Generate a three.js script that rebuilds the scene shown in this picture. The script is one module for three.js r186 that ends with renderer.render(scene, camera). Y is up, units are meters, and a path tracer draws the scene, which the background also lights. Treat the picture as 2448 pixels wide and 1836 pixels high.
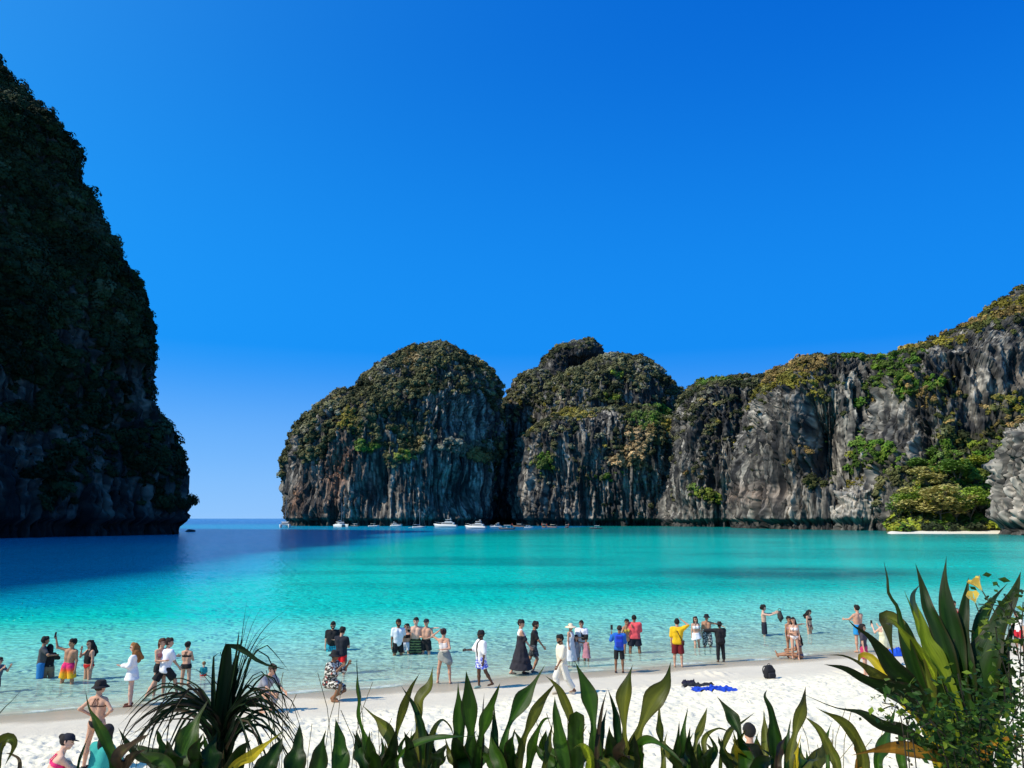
import * as THREE from 'three';
import { mergeGeometries } from 'three/addons/utils/BufferGeometryUtils.js';
import { RoundedBoxGeometry } from 'three/addons/geometries/RoundedBoxGeometry.js';

// ------------------------------------------------------------------ camera, sky, sun, exposure
const scene = new THREE.Scene();
const EYE = new THREE.Vector3(0, 5, 0), PITCH = THREE.MathUtils.degToRad(9.9), FOV = 53;
const camera = new THREE.PerspectiveCamera(FOV, 4 / 3, 0.1, 60000);
camera.position.copy(EYE);
camera.rotation.set(PITCH, 0, 0);
camera.updateMatrixWorld(true);

const SUN_EL = THREE.MathUtils.degToRad(46), SUN_AZ = [-0.94, 0.34];   // sun stands to the left and a little behind
const sunDir = new THREE.Vector3(SUN_AZ[0] * Math.cos(SUN_EL), Math.sin(SUN_EL), SUN_AZ[1] * Math.cos(SUN_EL)).normalize();
const sun = new THREE.DirectionalLight(new THREE.Color().setRGB(1, 0.93, 0.8), 5);
sun.position.copy(sunDir).multiplyScalar(400);
sun.castShadow = true; sun.shadow.radius = 3;
sun.shadow.mapSize.set(4096, 4096);
Object.assign(sun.shadow.camera, { left: -420, right: 420, top: 420, bottom: -420, near: 1, far: 1400 });
scene.add(sun, sun.target);

const clamp = THREE.MathUtils.clamp, lerp = THREE.MathUtils.lerp;
const sst = (a, b, x) => { const t = clamp((x - a) / (b - a), 0, 1); return t * t * (3 - 2 * t); };
const mix3 = (a, b, t) => [lerp(a[0], b[0], t), lerp(a[1], b[1], t), lerp(a[2], b[2], t)];

function makeSky() {
  const W = 1024, H = 512, data = new Float32Array(W * H * 4);
  const hor = [0.30, 0.56, 0.96], low = [0.19, 0.47, 0.96], mid = [0.008, 0.262, 0.90], high = [0.0, 0.108, 0.63], zen = [0.0, 0.065, 0.42];
  const s = sunDir;
  for (let r = 0; r < H; r++) {
    const el = ((r + 0.5) / H - 0.5) * 180;
    for (let c = 0; c < W; c++) {
      const az = ((c + 0.5) / W - 0.5) * 2 * Math.PI, e = el * Math.PI / 180;
      const x = Math.cos(az) * Math.cos(e), y = Math.sin(e), z = Math.sin(az) * Math.cos(e);
      let k;
      if (el < 2) k = mix3(hor, low, sst(-2, 5, el));
      else if (el < 12) k = mix3(mix3(hor, low, sst(-2, 5, el)), mid, sst(2, 13, el));
      else if (el < 34) k = mix3(mid, high, sst(10, 40, el));
      else k = mix3(mix3(mid, high, sst(10, 40, el)), zen, sst(34, 80, el));
      const g = Math.max(0, x * s.x + y * s.y + z * s.z);
      const glow = Math.pow(g, 4) * 0.6, wide = Math.pow(0.5 + 0.5 * (x * s.x + y * s.y + z * s.z), 4) * 1.35;
      k = [k[0] + glow * 0.24 + wide * 0.02, k[1] + glow * 0.38 + wide * 0.25, k[2] + glow * 0.42 + wide * 0.28];
      const o = (r * W + c) * 4;
      data[o] = k[0]; data[o + 1] = k[1]; data[o + 2] = k[2]; data[o + 3] = 1;
    }
  }
  const t = new THREE.DataTexture(data, W, H, THREE.RGBAFormat, THREE.FloatType);
  t.mapping = THREE.EquirectangularReflectionMapping;
  t.magFilter = THREE.LinearFilter; t.needsUpdate = true;
  return t;
}
scene.background = makeSky();
scene.environment = scene.background;

const renderer = new THREE.WebGLRenderer({ antialias: true });
renderer.toneMapping = THREE.LinearToneMapping;
renderer.toneMappingExposure = 1.0;
renderer.shadowMap.enabled = true;

// ------------------------------------------------------------------ helpers
function rng(seed) { let s = seed >>> 0; return () => { s = (s + 0x6d2b79f5) | 0; let t = Math.imul(s ^ (s >>> 15), 1 | s); t = (t + Math.imul(t ^ (t >>> 7), 61 | t)) ^ t; return ((t ^ (t >>> 14)) >>> 0) / 4294967296; }; }
const PERM = (() => { const r = rng(77), p = new Uint8Array(512), a = Array.from({ length: 256 }, (_, i) => i); for (let i = 255; i > 0; i--) { const j = Math.floor(r() * (i + 1)); [a[i], a[j]] = [a[j], a[i]]; } for (let i = 0; i < 512; i++) p[i] = a[i & 255]; return p; })();
const GR = (() => { const r = rng(5), g = []; for (let i = 0; i < 256; i++) { const t = r() * 6.2832, z = r() * 2 - 1, q = Math.sqrt(1 - z * z); g.push([q * Math.cos(t), q * Math.sin(t), z]); } return g; })();
function noise(x, y, z = 0.37) {
  const X = Math.floor(x), Y = Math.floor(y), Z = Math.floor(z), fx = x - X, fy = y - Y, fz = z - Z, a = X & 255, b = Y & 255, c = Z & 255;
  const u = fx * fx * fx * (fx * (fx * 6 - 15) + 10), v = fy * fy * fy * (fy * (fy * 6 - 15) + 10), w = fz * fz * fz * (fz * (fz * 6 - 15) + 10);
  const d = (i, j, k) => { const g = GR[PERM[(PERM[(PERM[(a + i) & 255] + b + j) & 255] + c + k) & 255]]; return g[0] * (fx - i) + g[1] * (fy - j) + g[2] * (fz - k); };
  const l0 = lerp(lerp(d(0, 0, 0), d(1, 0, 0), u), lerp(d(0, 1, 0), d(1, 1, 0), u), v), l1 = lerp(lerp(d(0, 0, 1), d(1, 0, 1), u), lerp(d(0, 1, 1), d(1, 1, 1), u), v);
  return lerp(l0, l1, w) * 1.55;
}
const fbm = (x, y, z, o = 4) => { let s = 0, a = 0.5, f = 1; for (let i = 0; i < o; i++) { s += a * noise(x * f, y * f, z * f + i * 7.3); a *= 0.5; f *= 2.03; } return s; };
const ridge = (x, y, z) => 1 - Math.abs(noise(x, y, z)) * 2;

const used = {};
function numbered(n) { if (used[n] === undefined) { used[n] = 0; return n; } used[n]++; return n + '_' + String(used[n]).padStart(3, '0'); }
function tag(o, label, category, group, kind) { o.userData = {}; if (label) o.userData.label = label; if (category) o.userData.category = category; if (group) o.userData.group = group; if (kind) o.userData.kind = kind; return o; }
function thing(name, label, category, pos, turn = 0, group) { const o = new THREE.Group(); o.name = numbered(name); o.position.set(...pos); o.rotation.y = turn; scene.add(o); return tag(o, label, category, group); }
function part(name, geo, mat, parent) { const m = new THREE.Mesh(geo, mat); m.name = name; m.castShadow = m.receiveShadow = true; parent.add(m); return m; }
function structure(name, geo, mat, label) { const m = part(numbered(name), geo, mat, scene); m.userData = { kind: 'structure' }; if (label) m.userData.label = label; return m; }
const std = (rgb, rough = 0.9, more = {}) => new THREE.MeshStandardMaterial({ color: new THREE.Color().setRGB(...rgb), roughness: rough, ...more });
const lin = (hex) => { const c = new THREE.Color(hex); return [c.r, c.g, c.b]; };

// a pixel of the 2448 x 1836 photograph as a ray, to set real places out with
const FPX = 918 / Math.tan(THREE.MathUtils.degToRad(FOV / 2));
const rayDir = (px, py) => { const a = (px - 1224) / FPX, b = (918 - py) / FPX, cp = Math.cos(PITCH), sp = Math.sin(PITCH); return [a, b * cp + sp, b * sp - cp]; };
const at = (px, py, depth) => { const d = rayDir(px, py), t = depth / -d[2]; return new THREE.Vector3(d[0] * t, EYE.y + d[1] * t, -depth); };
const depthOnSea = (px, py) => { const d = rayDir(px, py), t = -EYE.y / d[1]; return -d[2] * t; };

function geom(pos, idx, col, colSize = 3, uv, nrm) {
  const g = new THREE.BufferGeometry();
  g.setAttribute('position', new THREE.BufferAttribute(pos instanceof Float32Array ? pos : new Float32Array(pos), 3));
  if (col) g.setAttribute('color', new THREE.BufferAttribute(col instanceof Float32Array ? col : new Float32Array(col), colSize));
  if (uv) g.setAttribute('uv', new THREE.BufferAttribute(uv instanceof Float32Array ? uv : new Float32Array(uv), 2));
  g.setIndex(new THREE.BufferAttribute(idx instanceof Uint32Array ? idx : new Uint32Array(idx), 1));
  if (nrm) g.setAttribute('normal', new THREE.BufferAttribute(nrm, 3)); else g.computeVertexNormals();
  return g;
}
function merged(list) {
  return mergeGeometries(list.map((g) => { const h = g.index ? g.toNonIndexed() : g.clone(); for (const n of Object.keys(h.attributes)) if (!['position', 'normal'].includes(n)) h.deleteAttribute(n); return h; }));
}
function heightTexture(N, f) {
  const d = new Uint8Array(N * N * 4);
  for (let j = 0; j < N; j++) for (let i = 0; i < N; i++) { const v = clamp(f(i / N, j / N), 0, 1) * 255, o = (j * N + i) * 4; d[o] = d[o + 1] = d[o + 2] = v; d[o + 3] = 255; }
  const t = new THREE.DataTexture(d, N, N); t.magFilter = THREE.LinearFilter; t.wrapS = t.wrapT = THREE.RepeatWrapping; t.needsUpdate = true; return t;
}
// noise that repeats over the unit square
const tile = (u, v, f, g = f, s = 0) => { const w = (a, b) => noise(a * f + s * 13.1, b * g + s * 5.7, s * 3.3 + 0.5); return lerp(lerp(w(u, v), w(u - 1, v), sst(0, 1, u)), lerp(w(u, v - 1), w(u - 1, v - 1), sst(0, 1, u)), sst(0, 1, v)); };
// ------------------------------------------------------------------ beach, sea bed and sea
const SHORE_M = 0.37, SHORE_0 = 25.7;
function seaward(x, z) { return (-z - SHORE_0 - SHORE_M * x - 0.45 * noise(x * 0.09, 3.1, 0.2) - 0.2 * noise(x * 0.4, 1.7, 0.9)) / Math.sqrt(1 + SHORE_M * SHORE_M); }   // metres out to sea from the water's edge
function groundBase(x, z) {
  const s = seaward(x, z);
  if (s > 0) return -0.092 * s - 0.001 * s * s;
  const b = -s;
  let h = b < 8 ? 0.074 * b : 0.592 + (b - 8) * 0.028;
  h += 2.5 * sst(-8.8, -2, z) + 0.25 * sst(-2, 12, z);
  return h;
}
const pit = (x, z, cell, seed) => {         // trodden hollows, scattered
  let h = 0; const X = Math.floor(x / cell), Z = Math.floor(z / cell);
  for (let i = -1; i <= 1; i++) for (let j = -1; j <= 1; j++) {
    const a = X + i, b = Z + j, p = PERM[(PERM[(a + seed) & 255] + b) & 255], q = PERM[(p + 91) & 255], w = PERM[(q + 17) & 255];
    const dx = x - (a + p / 255) * cell, dz = z - (b + q / 255) * cell, an = w * 0.0246, u = dx * Math.cos(an) + dz * Math.sin(an), v = -dx * Math.sin(an) + dz * Math.cos(an);
    const r2 = (u * u) / (cell * cell * 0.16) + (v * v) / (cell * cell * 0.05);
    if (r2 < 6) h += (-Math.exp(-r2) + 0.55 * Math.exp(-5 * (Math.sqrt(r2) - 1.35) ** 2)) * (0.4 + w / 255 * 0.8);
  }
  return h;
};
const trodden = (x, z) => { const b = -seaward(x, z); return sst(3.0, 5.2, b + 0.9 * noise(x * 0.5, z * 0.5, 2.2)); };
function ground(x, z) { return groundBase(x, z); }
function sandHeight(x, z) {
  const s = seaward(x, z), k = trodden(x, z);
  let h = groundBase(x, z);
  h += 0.012 * noise(x * 0.8, z * 0.8, 4) * sst(1, -1, s);
  if (k > 0.01 && z < -8) h += k * (0.075 * pit(x, z, 0.44, 3) + 0.05 * pit(x + 5.3, z + 2.7, 0.27, 60) + 0.02 * noise(x * 2.1, z * 2.1, 9) + 0.03 * noise(x * 0.7, z * 0.7, 6));
  else if (z < -8) h += 0.006 * pit(x * 0.7, z * 0.7, 0.5, 9) * sst(0.5, 2, -s);
  const mx = x - 6.2, mz = z + 25.2;                    // the small heap of dug sand by the cloth
  h += 0.1 * Math.exp(-(mx * mx / 0.5 + mz * mz / 0.16)) * (1 + 0.9 * noise(x * 5, z * 5, 1));
  return h;
}
function lines(spans) { const a = []; for (const [from, to, n] of spans) for (let i = 0; i < n; i++) a.push(from + (to - from) * i / n); a.push(spans[spans.length - 1][1]); return a; }
{
  const xs = lines([[-260, -60, 12], [-60, -18, 50], [-18, 18, 640], [18, 28, 100], [28, 60, 40], [60, 260, 12]]), zs = lines([[60, 0, 20], [0, -11, 36], [-11, -24, 300], [-24, -36, 110], [-36, -90, 30], [-90, -420, 12]]);
  const nx = xs.length, nz = zs.length, pos = new Float32Array(nx * nz * 3), col = new Float32Array(nx * nz * 3), uv = new Float32Array(nx * nz * 2), idx = [];
  const dry = [0.78, 0.705, 0.54], damp = [0.68, 0.595, 0.455], wet = [0.50, 0.43, 0.31], bed = [0.62, 0.60, 0.47];
  for (let j = 0, o = 0; j < nz; j++) for (let i = 0; i < nx; i++, o++) {
    const x = xs[i], z = zs[j], s = seaward(x, z), y = Math.max(sandHeight(x, z), -9);
    pos[o * 3] = x; pos[o * 3 + 1] = y; pos[o * 3 + 2] = z; uv[o * 2] = x; uv[o * 2 + 1] = z;
    const e = s + 0.35 * noise(x * 0.6, z * 0.6, 3);
    let c = mix3(dry, damp, sst(-5.0, -3.0, e)); c = mix3(c, wet, sst(-0.9, -0.1, e)); c = mix3(c, bed, sst(0.2, 2.5, s));
    const n = 1 + 0.05 * noise(x * 0.35, z * 0.5, 8) + 0.05 * noise(x * 3, z * 3, 2);
    col[o * 3] = c[0] * n; col[o * 3 + 1] = c[1] * n; col[o * 3 + 2] = c[2] * n;
    if (i < nx - 1 && j < nz - 1) { const a = o, b = o + 1, d = o + nx, e2 = d + 1; idx.push(a, b, d, b, e2, d); }
  }
  const grain = heightTexture(512, (u, v) => 0.5 + 0.3 * tile(u, v, 24, 24, 1) + 0.25 * tile(u, v, 60, 60, 2));
  grain.repeat.set(1 / 1.7, 1 / 1.7);
  structure('beach', geom(pos, idx, col, 3, uv), new THREE.MeshStandardMaterial({ vertexColors: true, roughness: 0.92, bumpMap: grain, bumpScale: 0.012 }), 'pale coral sand beach sloping down under the shallow water');
}
function waterColour(x, z) {
  const s = seaward(x, z), d = Math.hypot(x, z), n = noise(x * 0.03, z * 0.05, 1.3), m = noise(x * 0.12, z * 0.2, 5.1);
  const shallow = [0.44, 0.74, 0.62], pale = [0.20, 0.66, 0.54], aqua = [0.004, 0.575, 0.46], teal = [0.0, 0.47, 0.375], far = [0.0, 0.17, 0.16], deep = [0.0, 0.15, 0.31], sea = [0.0, 0.095, 0.28];
  let c = mix3(shallow, pale, sst(3, 12 + 2 * m, s)); c = mix3(c, aqua, sst(9, 24 + 4 * n, s)); c = mix3(c, teal, sst(40, 110, s + 18 * n));
  c = mix3(c, far, sst(170, 300, d + 18 * n));
  // sea grass and coral below
  const patch = (px, pz, rx, rz) => Math.exp(-1 * Math.pow(((x - px) / rx) ** 2 + ((z - pz) / rz) ** 2, 1.3));
  const streak = sst(0.12, 0.5, noise(x * 0.025, z * 0.11, 8.8) + 0.4 * noise(x * 0.09, z * 0.25, 3)) * sst(22, 50, s);
  const dark = clamp(1.1 * patch(25, -74, 16, 10) + 0.5 * patch(8, -60, 15, 4) + 0.5 * patch(-2, -95, 22, 10) + 0.4 * patch(50, -110, 30, 16), 0, 0.95) * (0.85 + 0.3 * m);
  c = mix3(c, [0.0, 0.15, 0.15], clamp(dark + 0.3 * streak, 0, 0.9));
  // beyond the reef edge, and the blue water along the left headland
  const edge = 165 + Math.max(0, x + 42) * 3.6 + 22 * noise(x * 0.02, z * 0.02, 4);
  c = mix3(c, deep, sst(edge - 30, edge + 35, d));
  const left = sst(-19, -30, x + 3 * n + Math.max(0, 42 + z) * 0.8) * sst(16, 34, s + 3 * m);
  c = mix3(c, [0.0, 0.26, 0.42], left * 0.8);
  c = mix3(c, sea, sst(500, 900, d));
  return c;
}
{
  const az = 760, pos = [], col = [], uv = [], idx = [], rows = [];
  for (let y = 372; y > 4; y -= y > 150 ? 0.85 : 0.75) rows.push(5 * (FPX / 2.39) / y);
  for (const d of [1200, 1600, 2400, 4000, 8000, 16000, 40000]) rows.push(d);
  const wave = (x, z, d) => {
    const s = seaward(x, z); if (s < 0) return 0.012 * sst(-1.5, 0, s);
    const u = (x * 0.94 - z * 0.34), v = (x * 0.34 + z * 0.94), amp = sst(0, 5, s) * sst(260, 60, d), w = 0.5 * noise(u * 0.3, v * 0.4, 1);
    return amp * (0.045 * noise(u * 0.5, v * 1.5 + w, 2.2) + 0.036 * ridge(u * 0.8 + 7, v * 2.3 + w, 4.1) * 0.5 + 0.026 * noise(u * 2.1, v * 4.6, 6.2) + 0.008 * noise(u * 5, v * 9, 3.1)) + sst(0.0, 1.2, s) * sst(3.4, 1.2, s) * 0.03 * ridge(u * 0.12, v * 0.5, 3);
  };
  let o = 0;
  for (let j = 0; j < rows.length; j++) {
    const d = rows[j];
    for (let i = 0; i <= az; i++, o++) {
      const t = i / az * 2 - 1, a = (Math.abs(t) < 0.9 ? t / 0.9 * 38 : Math.sign(t) * (38 + (Math.abs(t) - 0.9) / 0.1 * 47)) * Math.PI / 180, r = d / Math.cos(Math.min(Math.abs(a), 0.9)), x = r * Math.sin(a), z = -r * Math.cos(a);
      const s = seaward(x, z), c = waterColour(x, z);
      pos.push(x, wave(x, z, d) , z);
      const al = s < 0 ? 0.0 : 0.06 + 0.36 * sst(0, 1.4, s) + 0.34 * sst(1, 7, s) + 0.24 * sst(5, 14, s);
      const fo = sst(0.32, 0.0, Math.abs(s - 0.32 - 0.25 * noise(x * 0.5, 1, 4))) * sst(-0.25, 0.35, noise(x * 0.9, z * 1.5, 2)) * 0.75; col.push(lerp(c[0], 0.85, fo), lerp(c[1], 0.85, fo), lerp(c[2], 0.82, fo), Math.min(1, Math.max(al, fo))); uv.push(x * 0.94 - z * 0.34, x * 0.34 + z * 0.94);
      if (i < az && j < rows.length - 1) { const b = o + az + 1; idx.push(o, o + 1, b, o + 1, b + 1, b); }
    }
  }
  const ripple = heightTexture(1024, (u, v) => 0.5 + 0.30 * tile(u, v, 5, 11, 1) + 0.22 * tile(u, v, 13, 29, 2) + 0.14 * tile(u, v, 31, 60, 3));
  ripple.repeat.set(1 / 5.2, 1 / 5.2);
  structure('sea', geom(pos, idx, col, 4, uv), new THREE.MeshPhysicalMaterial({ vertexColors: true, transparent: true, roughness: 0.16, ior: 1.33, specularIntensity: 0.3, bumpMap: ripple, bumpScale: 0.38 }), 'turquoise sea of the bay turning deep blue on the left and at the horizon');
}

{ // the strip of sand that the last waves left wet and shining
  const pos = [], col = [], idx = [], nx = 420, nz = 16;
  for (let i = 0; i <= nx; i++) for (let j = 0; j <= nz; j++) {
    const x = -24 + 58 * i / nx, run = 1.5 + 0.7 * noise(x * 0.22, 4.4, 1) + 0.35 * noise(x * 0.8, 2.4, 3); let z = -SHORE_0 - SHORE_M * x; for (let k = 0; k < 3; k++) z += seaward(x, z) * 1.066; z += (-0.5 + (run + 0.5) * j / nz) * 1.066;
    pos.push(x, sandHeight(x, z) + 0.004, z); const f = sst(1, 0.7, j / nz); col.push(0.54, 0.46, 0.335, 0.5 * f);
    if (i < nx && j < nz) { const o = i * (nz + 1) + j, b = o + nz + 1; idx.push(o, o + 1, b, o + 1, b + 1, b); }
  }
  structure('wet_sand', geom(pos, idx, col, 4), new THREE.MeshPhysicalMaterial({ vertexColors: true, transparent: true, roughness: 0.3, specularIntensity: 0.5 }), 'wet darker sand along the edge of the water');
}
// ------------------------------------------------------------------ limestone cliffs and their shrubs
const rockBump = heightTexture(512, (u, v) => 0.35 + 0.3 * (1 - Math.abs(tile(u, v, 12, 2, 1)) * 2) + 0.22 * (1 - Math.abs(tile(u, v, 25, 4, 2)) * 2) + 0.16 * tile(u, v, 40, 9, 3));
rockBump.repeat.set(1 / 22, 1 / 22);
const rockGrain = heightTexture(1024, (u, v) => 0.62 + 0.55 * tile(u, v, 30, 3, 11) + 0.4 * tile(u, v, 62, 8, 12) + 0.3 * tile(u, v, 44, 40, 13));
rockGrain.repeat.set(1 / 40, 1 / 40);
const rockMat = new THREE.MeshStandardMaterial({ map: rockGrain, vertexColors: true, roughness: 0.95, bumpMap: rockBump, bumpScale: 1.5 });
const clumpGeos = [], fineGeos = [];
for (let k = 0; k < 10; k++) {
  const fine = k > 4, r = rng(900 + k), pos = [], lumps = Array.from({ length: 5 }, () => [(r() - 0.5) * 1.1, r() * 0.45, (r() - 0.5) * 1.1, 0.34 + r() * 0.3]);
  for (let i = 0; i < (fine ? 200 : 95); i++) {
    const L = lumps[i % 5], th = r() * 6.283, y = r() * 1.35 - 0.35, q = Math.sqrt(Math.max(0, 1 - y * y)), rad = L[3] * (0.75 + r() * 0.4);
    const n = new THREE.Vector3(q * Math.cos(th), y, q * Math.sin(th)), c = new THREE.Vector3(L[0], L[1], L[2]).addScaledVector(n, rad);
    n.add(new THREE.Vector3(r() - 0.5, r() - 0.2, r() - 0.5).multiplyScalar(1.1)).normalize();
    const t = new THREE.Vector3(r() - 0.5, r() - 0.5, r() - 0.5).cross(n).normalize(), b = n.clone().cross(t), s = (0.13 + r() * 0.16) * (fine ? 0.7 : 1);
    for (const [u, v] of [[-1, -0.7], [1, -0.7], [0.1, 1.2]]) { const p = c.clone().addScaledVector(t, u * s).addScaledVector(b, v * s); pos.push(p.x, p.y, p.z); }
  }
  const core = new THREE.IcosahedronGeometry(0.5, 1); core.scale(1.1, 0.75, 1.1); core.translate(0, 0.12, 0);
  const g = new THREE.BufferGeometry(); g.setAttribute('position', new THREE.BufferAttribute(new Float32Array([...pos, ...core.attributes.position.array]), 3)); g.computeVertexNormals(); (fine ? fineGeos : clumpGeos).push(g);
}
const clumpMat = new THREE.MeshPhysicalMaterial({ color: 0xffffff, roughness: 0.85, specularIntensity: 0.3, side: THREE.DoubleSide });
const OLIVE = [0.155, 0.145, 0.062], DARK = [0.030, 0.040, 0.018], GREY = [0.30, 0.285, 0.21], YELLOW = [0.34, 0.27, 0.035], OCHRE = [0.36, 0.22, 0.075], TAN = [0.62, 0.40, 0.20], BRIGHT = [0.10, 0.21, 0.018], LIME = [0.26, 0.33, 0.03], PINK = [0.46, 0.22, 0.12], CREAM = [0.56, 0.49, 0.41];
function curve(rows, k, y) { let i = 0; while (i < rows.length - 2 && rows[i + 1][0] < y) i++; const a = rows[i], b = rows[i + 1], t = clamp((y - a[0]) / (b[0] - a[0]), 0, 1); return lerp(a[k], b[k], t); }

// surf: grid (nu x nv) of points with outward normals; relief, colour and shrubs are then worked out in world metres
function rockBody(name, label, P, nu, nv, closed, o) {
  const N = nu * nv, pos = new Float32Array(N * 3), nor = new Float32Array(N * 3), col = new Float32Array(N * 3), uv = new Float32Array(N * 2), idx = [];
  const g0 = []; for (let j = 0; j < nv - 1; j++) for (let i = 0; i < nu - (closed ? 0 : 1); i++) { const i2 = (i + 1) % nu, a = j * nu + i, b = j * nu + i2, c = a + nu, d = b + nu; g0.push(a, b, c, b, d, c); }
  for (let k = 0; k < N; k++) pos.set(P[k], k * 3);
  const base = geom(pos.slice(), g0); const n0 = base.attributes.normal.array;
  const arc = [0], mid = Math.floor(nv * 0.3) * nu; for (let i = 1; i < nu; i++) arc.push(arc[i - 1] + Math.hypot(P[mid + i][0] - P[mid + i - 1][0], P[mid + i][2] - P[mid + i - 1][2]));
  const A = o.amp ?? 1, fl = o.flute ?? 1, seed = o.seed ?? 0;
  // the place on the rock that lies behind a pixel of the photograph
  const spotOn = (px, py, A3, NN) => { const d = rayDir(px, py); let best = 1e9, id = -1; for (let k = 0; k < N; k++) { const z = A3[k * 3 + 2]; if (NN[k * 3 + 2] < 0.02 && NN[k * 3] > -0.9) continue; const a = A3[k * 3] / -z - d[0] / -d[2], b = (A3[k * 3 + 1] - EYE.y) / -z - d[1] / -d[2], q = (a * a + b * b) * 1e6 + -z * 0.01; if (q < best) { best = q; id = k; } } return id < 0 ? at(px, py, o.ref) : new THREE.Vector3().fromArray(A3, id * 3); };
  const place = (px, py, rx, ry, A3, NN) => { const c = spotOn(px, py, A3, NN), k = -c.z / FPX; return [c.x, c.y, rx * k, ry * k]; };
  const dents = (o.dents ?? []).map(([px, py, rx, ry, dd]) => [...place(px, py, rx, ry, pos, n0), dd]);
  for (let k = 0; k < N; k++) {
    const x = pos[k * 3], y = pos[k * 3 + 1], z = pos[k * 3 + 2], X = x + seed * 37.7;
    const ny = n0[k * 3 + 1], steep = sst(0.8, 0.35, ny);
    let d = A * (5 * fbm(X * 0.017, y * 0.013, z * 0.017, 2) * 2 + 3.4 * noise(X * 0.05, y * 0.03, z * 0.05));
    d += A * 1.5 * noise(X * 0.11, y * 0.06, z * 0.11);
    const warp = 3 * noise(X * 0.04, y * 0.04, z * 0.04);
    d += fl * steep * (2.6 * (ridge(X * 0.14 + warp * 0.2, y * 0.012, z * 0.14) - 0.4) + 1.6 * (ridge(X * 0.33 + warp * 0.3, y * 0.03, z * 0.33) - 0.4));
    const rough = (o.rough ?? 1) * 0.55 + 0.9 * sst(-0.4, 0.5, noise(X * 0.05 + 40, y * 0.05, z * 0.05));
    const blade = Math.max(0, ridge(X * 0.5 + warp * 0.3, y * 0.04, z * 0.5)), blade2 = Math.max(0, ridge(X * 1.1 + warp * 0.5, y * 0.1, z * 1.1 + 3)); d += rough * steep * (2.0 * (blade * blade - 0.3) + 1.3 * (blade2 - 0.4) - 1.8 * sst(0.8, 0.97, ridge(X * 0.24 + warp * 0.25, y * 0.02, z * 0.24 + 7)) - 0.9 * sst(0.82, 0.97, ridge(X * 0.08, y * 0.16, z * 0.08 + 2))); d += rough * (1.2 * (ridge(X * 0.42, y * 0.07, z * 0.42) - 0.45) + 0.5 * noise(X * 0.35, y * 0.16, z * 0.35) + 0.5 * noise(X * 0.85, y * 0.25, z * 0.85) + 0.8 * (ridge(X * 0.75, y * 0.22, z * 0.75) - 0.4) + 0.5 * noise(X * 1.6, y * 0.8, z * 1.6));
    for (const [cx, cy, rx, ry, dd] of dents) d -= dd * Math.exp(-1 * Math.pow(((x - cx) / rx) ** 2 + ((y - cy) / ry) ** 2, 1.6));
    d -= o.shrink ?? 3; if (o.notch !== 0) d -= (o.notch ?? 4.5) * sst(5.2, 3.2, y) * (0.75 + 0.35 * noise(X * 0.1, 0, z * 0.1));
    const hy = Math.hypot(n0[k * 3], n0[k * 3 + 2]) || 1, lim = y < 2 ? 0 : 1;
    pos[k * 3] += n0[k * 3] * d; pos[k * 3 + 1] += n0[k * 3 + 1] * d * lim; pos[k * 3 + 2] += n0[k * 3 + 2] * d;
    uv[k * 2] = arc[k % nu]; uv[k * 2 + 1] = y;
  }
  const body = geom(pos, g0, col, 3, uv), nn = body.attributes.normal.array;
  const spots = (o.spots ?? []).map(([px, py, sx, sy, kind, w]) => { const [x, y, rx, ry] = place(px, py, sx, sy, pos, nn); return { x, y, rx, ry, kind, w: w ?? 1 }; });
  const top = P.reduce((m, p) => Math.max(m, p[1]), 0), stainOf = { pink: PINK, cream: CREAM };
  const vegAt = (x, y, z, ny, nz) => {
    const X = x + seed * 37.7, h = y / top;
    let v = (o.veg ?? 0.5) * 0.6 * sst(o.bare ?? 0.25, (o.bare ?? 0.25) + 0.35, h + 0.25 * noise(X * 0.03, y * 0.03, z * 0.03)) + sst(0.25, 0.7, ny) * 0.52 + 0.34 * noise(X * 0.055, y * 0.05, z * 0.055) + 0.42 * noise(X * 0.17, y * 0.15, z * 0.17) - 0.12;
    let tint = null;
    for (const s of spots) { const q = ((x - s.x) / s.rx) ** 2 + ((y - s.y) / s.ry) ** 2; if (q > 4) continue; const w = Math.exp(-q * 0.9) * s.w; if (s.kind === 'bare' || stainOf[s.kind]) v -= w * 1.1; else { v += w * 0.62; if (w > 0.34 + 0.5 * noise(X * 0.21, y * 0.3, z * 0.2)) tint = s.kind; } }
    v += o.more ?? 0; if (y < 7) v -= 0.9;
    return [v, tint];
  };
  const veg = new Float32Array(N), tints = new Array(N);
  for (let k = 0; k < N; k++) {
    const x = P[k][0], y = P[k][1], z = P[k][2], X = x + seed * 37.7, ny = nn[k * 3 + 1];
    const st = noise(X * 0.2, y * 0.018, z * 0.2) + 0.6 * noise(X * 0.55, y * 0.05, z * 0.55) + 0.35 * noise(X * 1.1, y * 0.14, z * 1.1), big = noise(X * 0.03, y * 0.03, z * 0.03), warpc = 1.6 * noise(X * 0.07, y * 0.05, z * 0.07);
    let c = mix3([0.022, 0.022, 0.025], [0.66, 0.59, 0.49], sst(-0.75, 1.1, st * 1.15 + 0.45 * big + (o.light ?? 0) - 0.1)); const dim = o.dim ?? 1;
    const vein = sst(0.52, 0.86, ridge(X * 0.36 + warpc, y * 0.022, z * 0.36)), vein2 = sst(0.6, 0.9, ridge(X * 0.9 + warpc, y * 0.06, z * 0.9 + 3)), crack = sst(0.7, 0.92, ridge(X * 0.12, y * 0.3, z * 0.12 + 5));
    c = mix3(c, [0.40, 0.36, 0.31], sst(0.30, 0.05, y / top) * 0.35 * sst(-0.3, 0.5, st));
    c = mix3(c, [0.30, 0.17, 0.09], sst(0.35, 0.8, noise(X * 0.06, y * 0.05, z * 0.06 + 9)) * 0.4 * (o.rust ?? 0.5));
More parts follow.
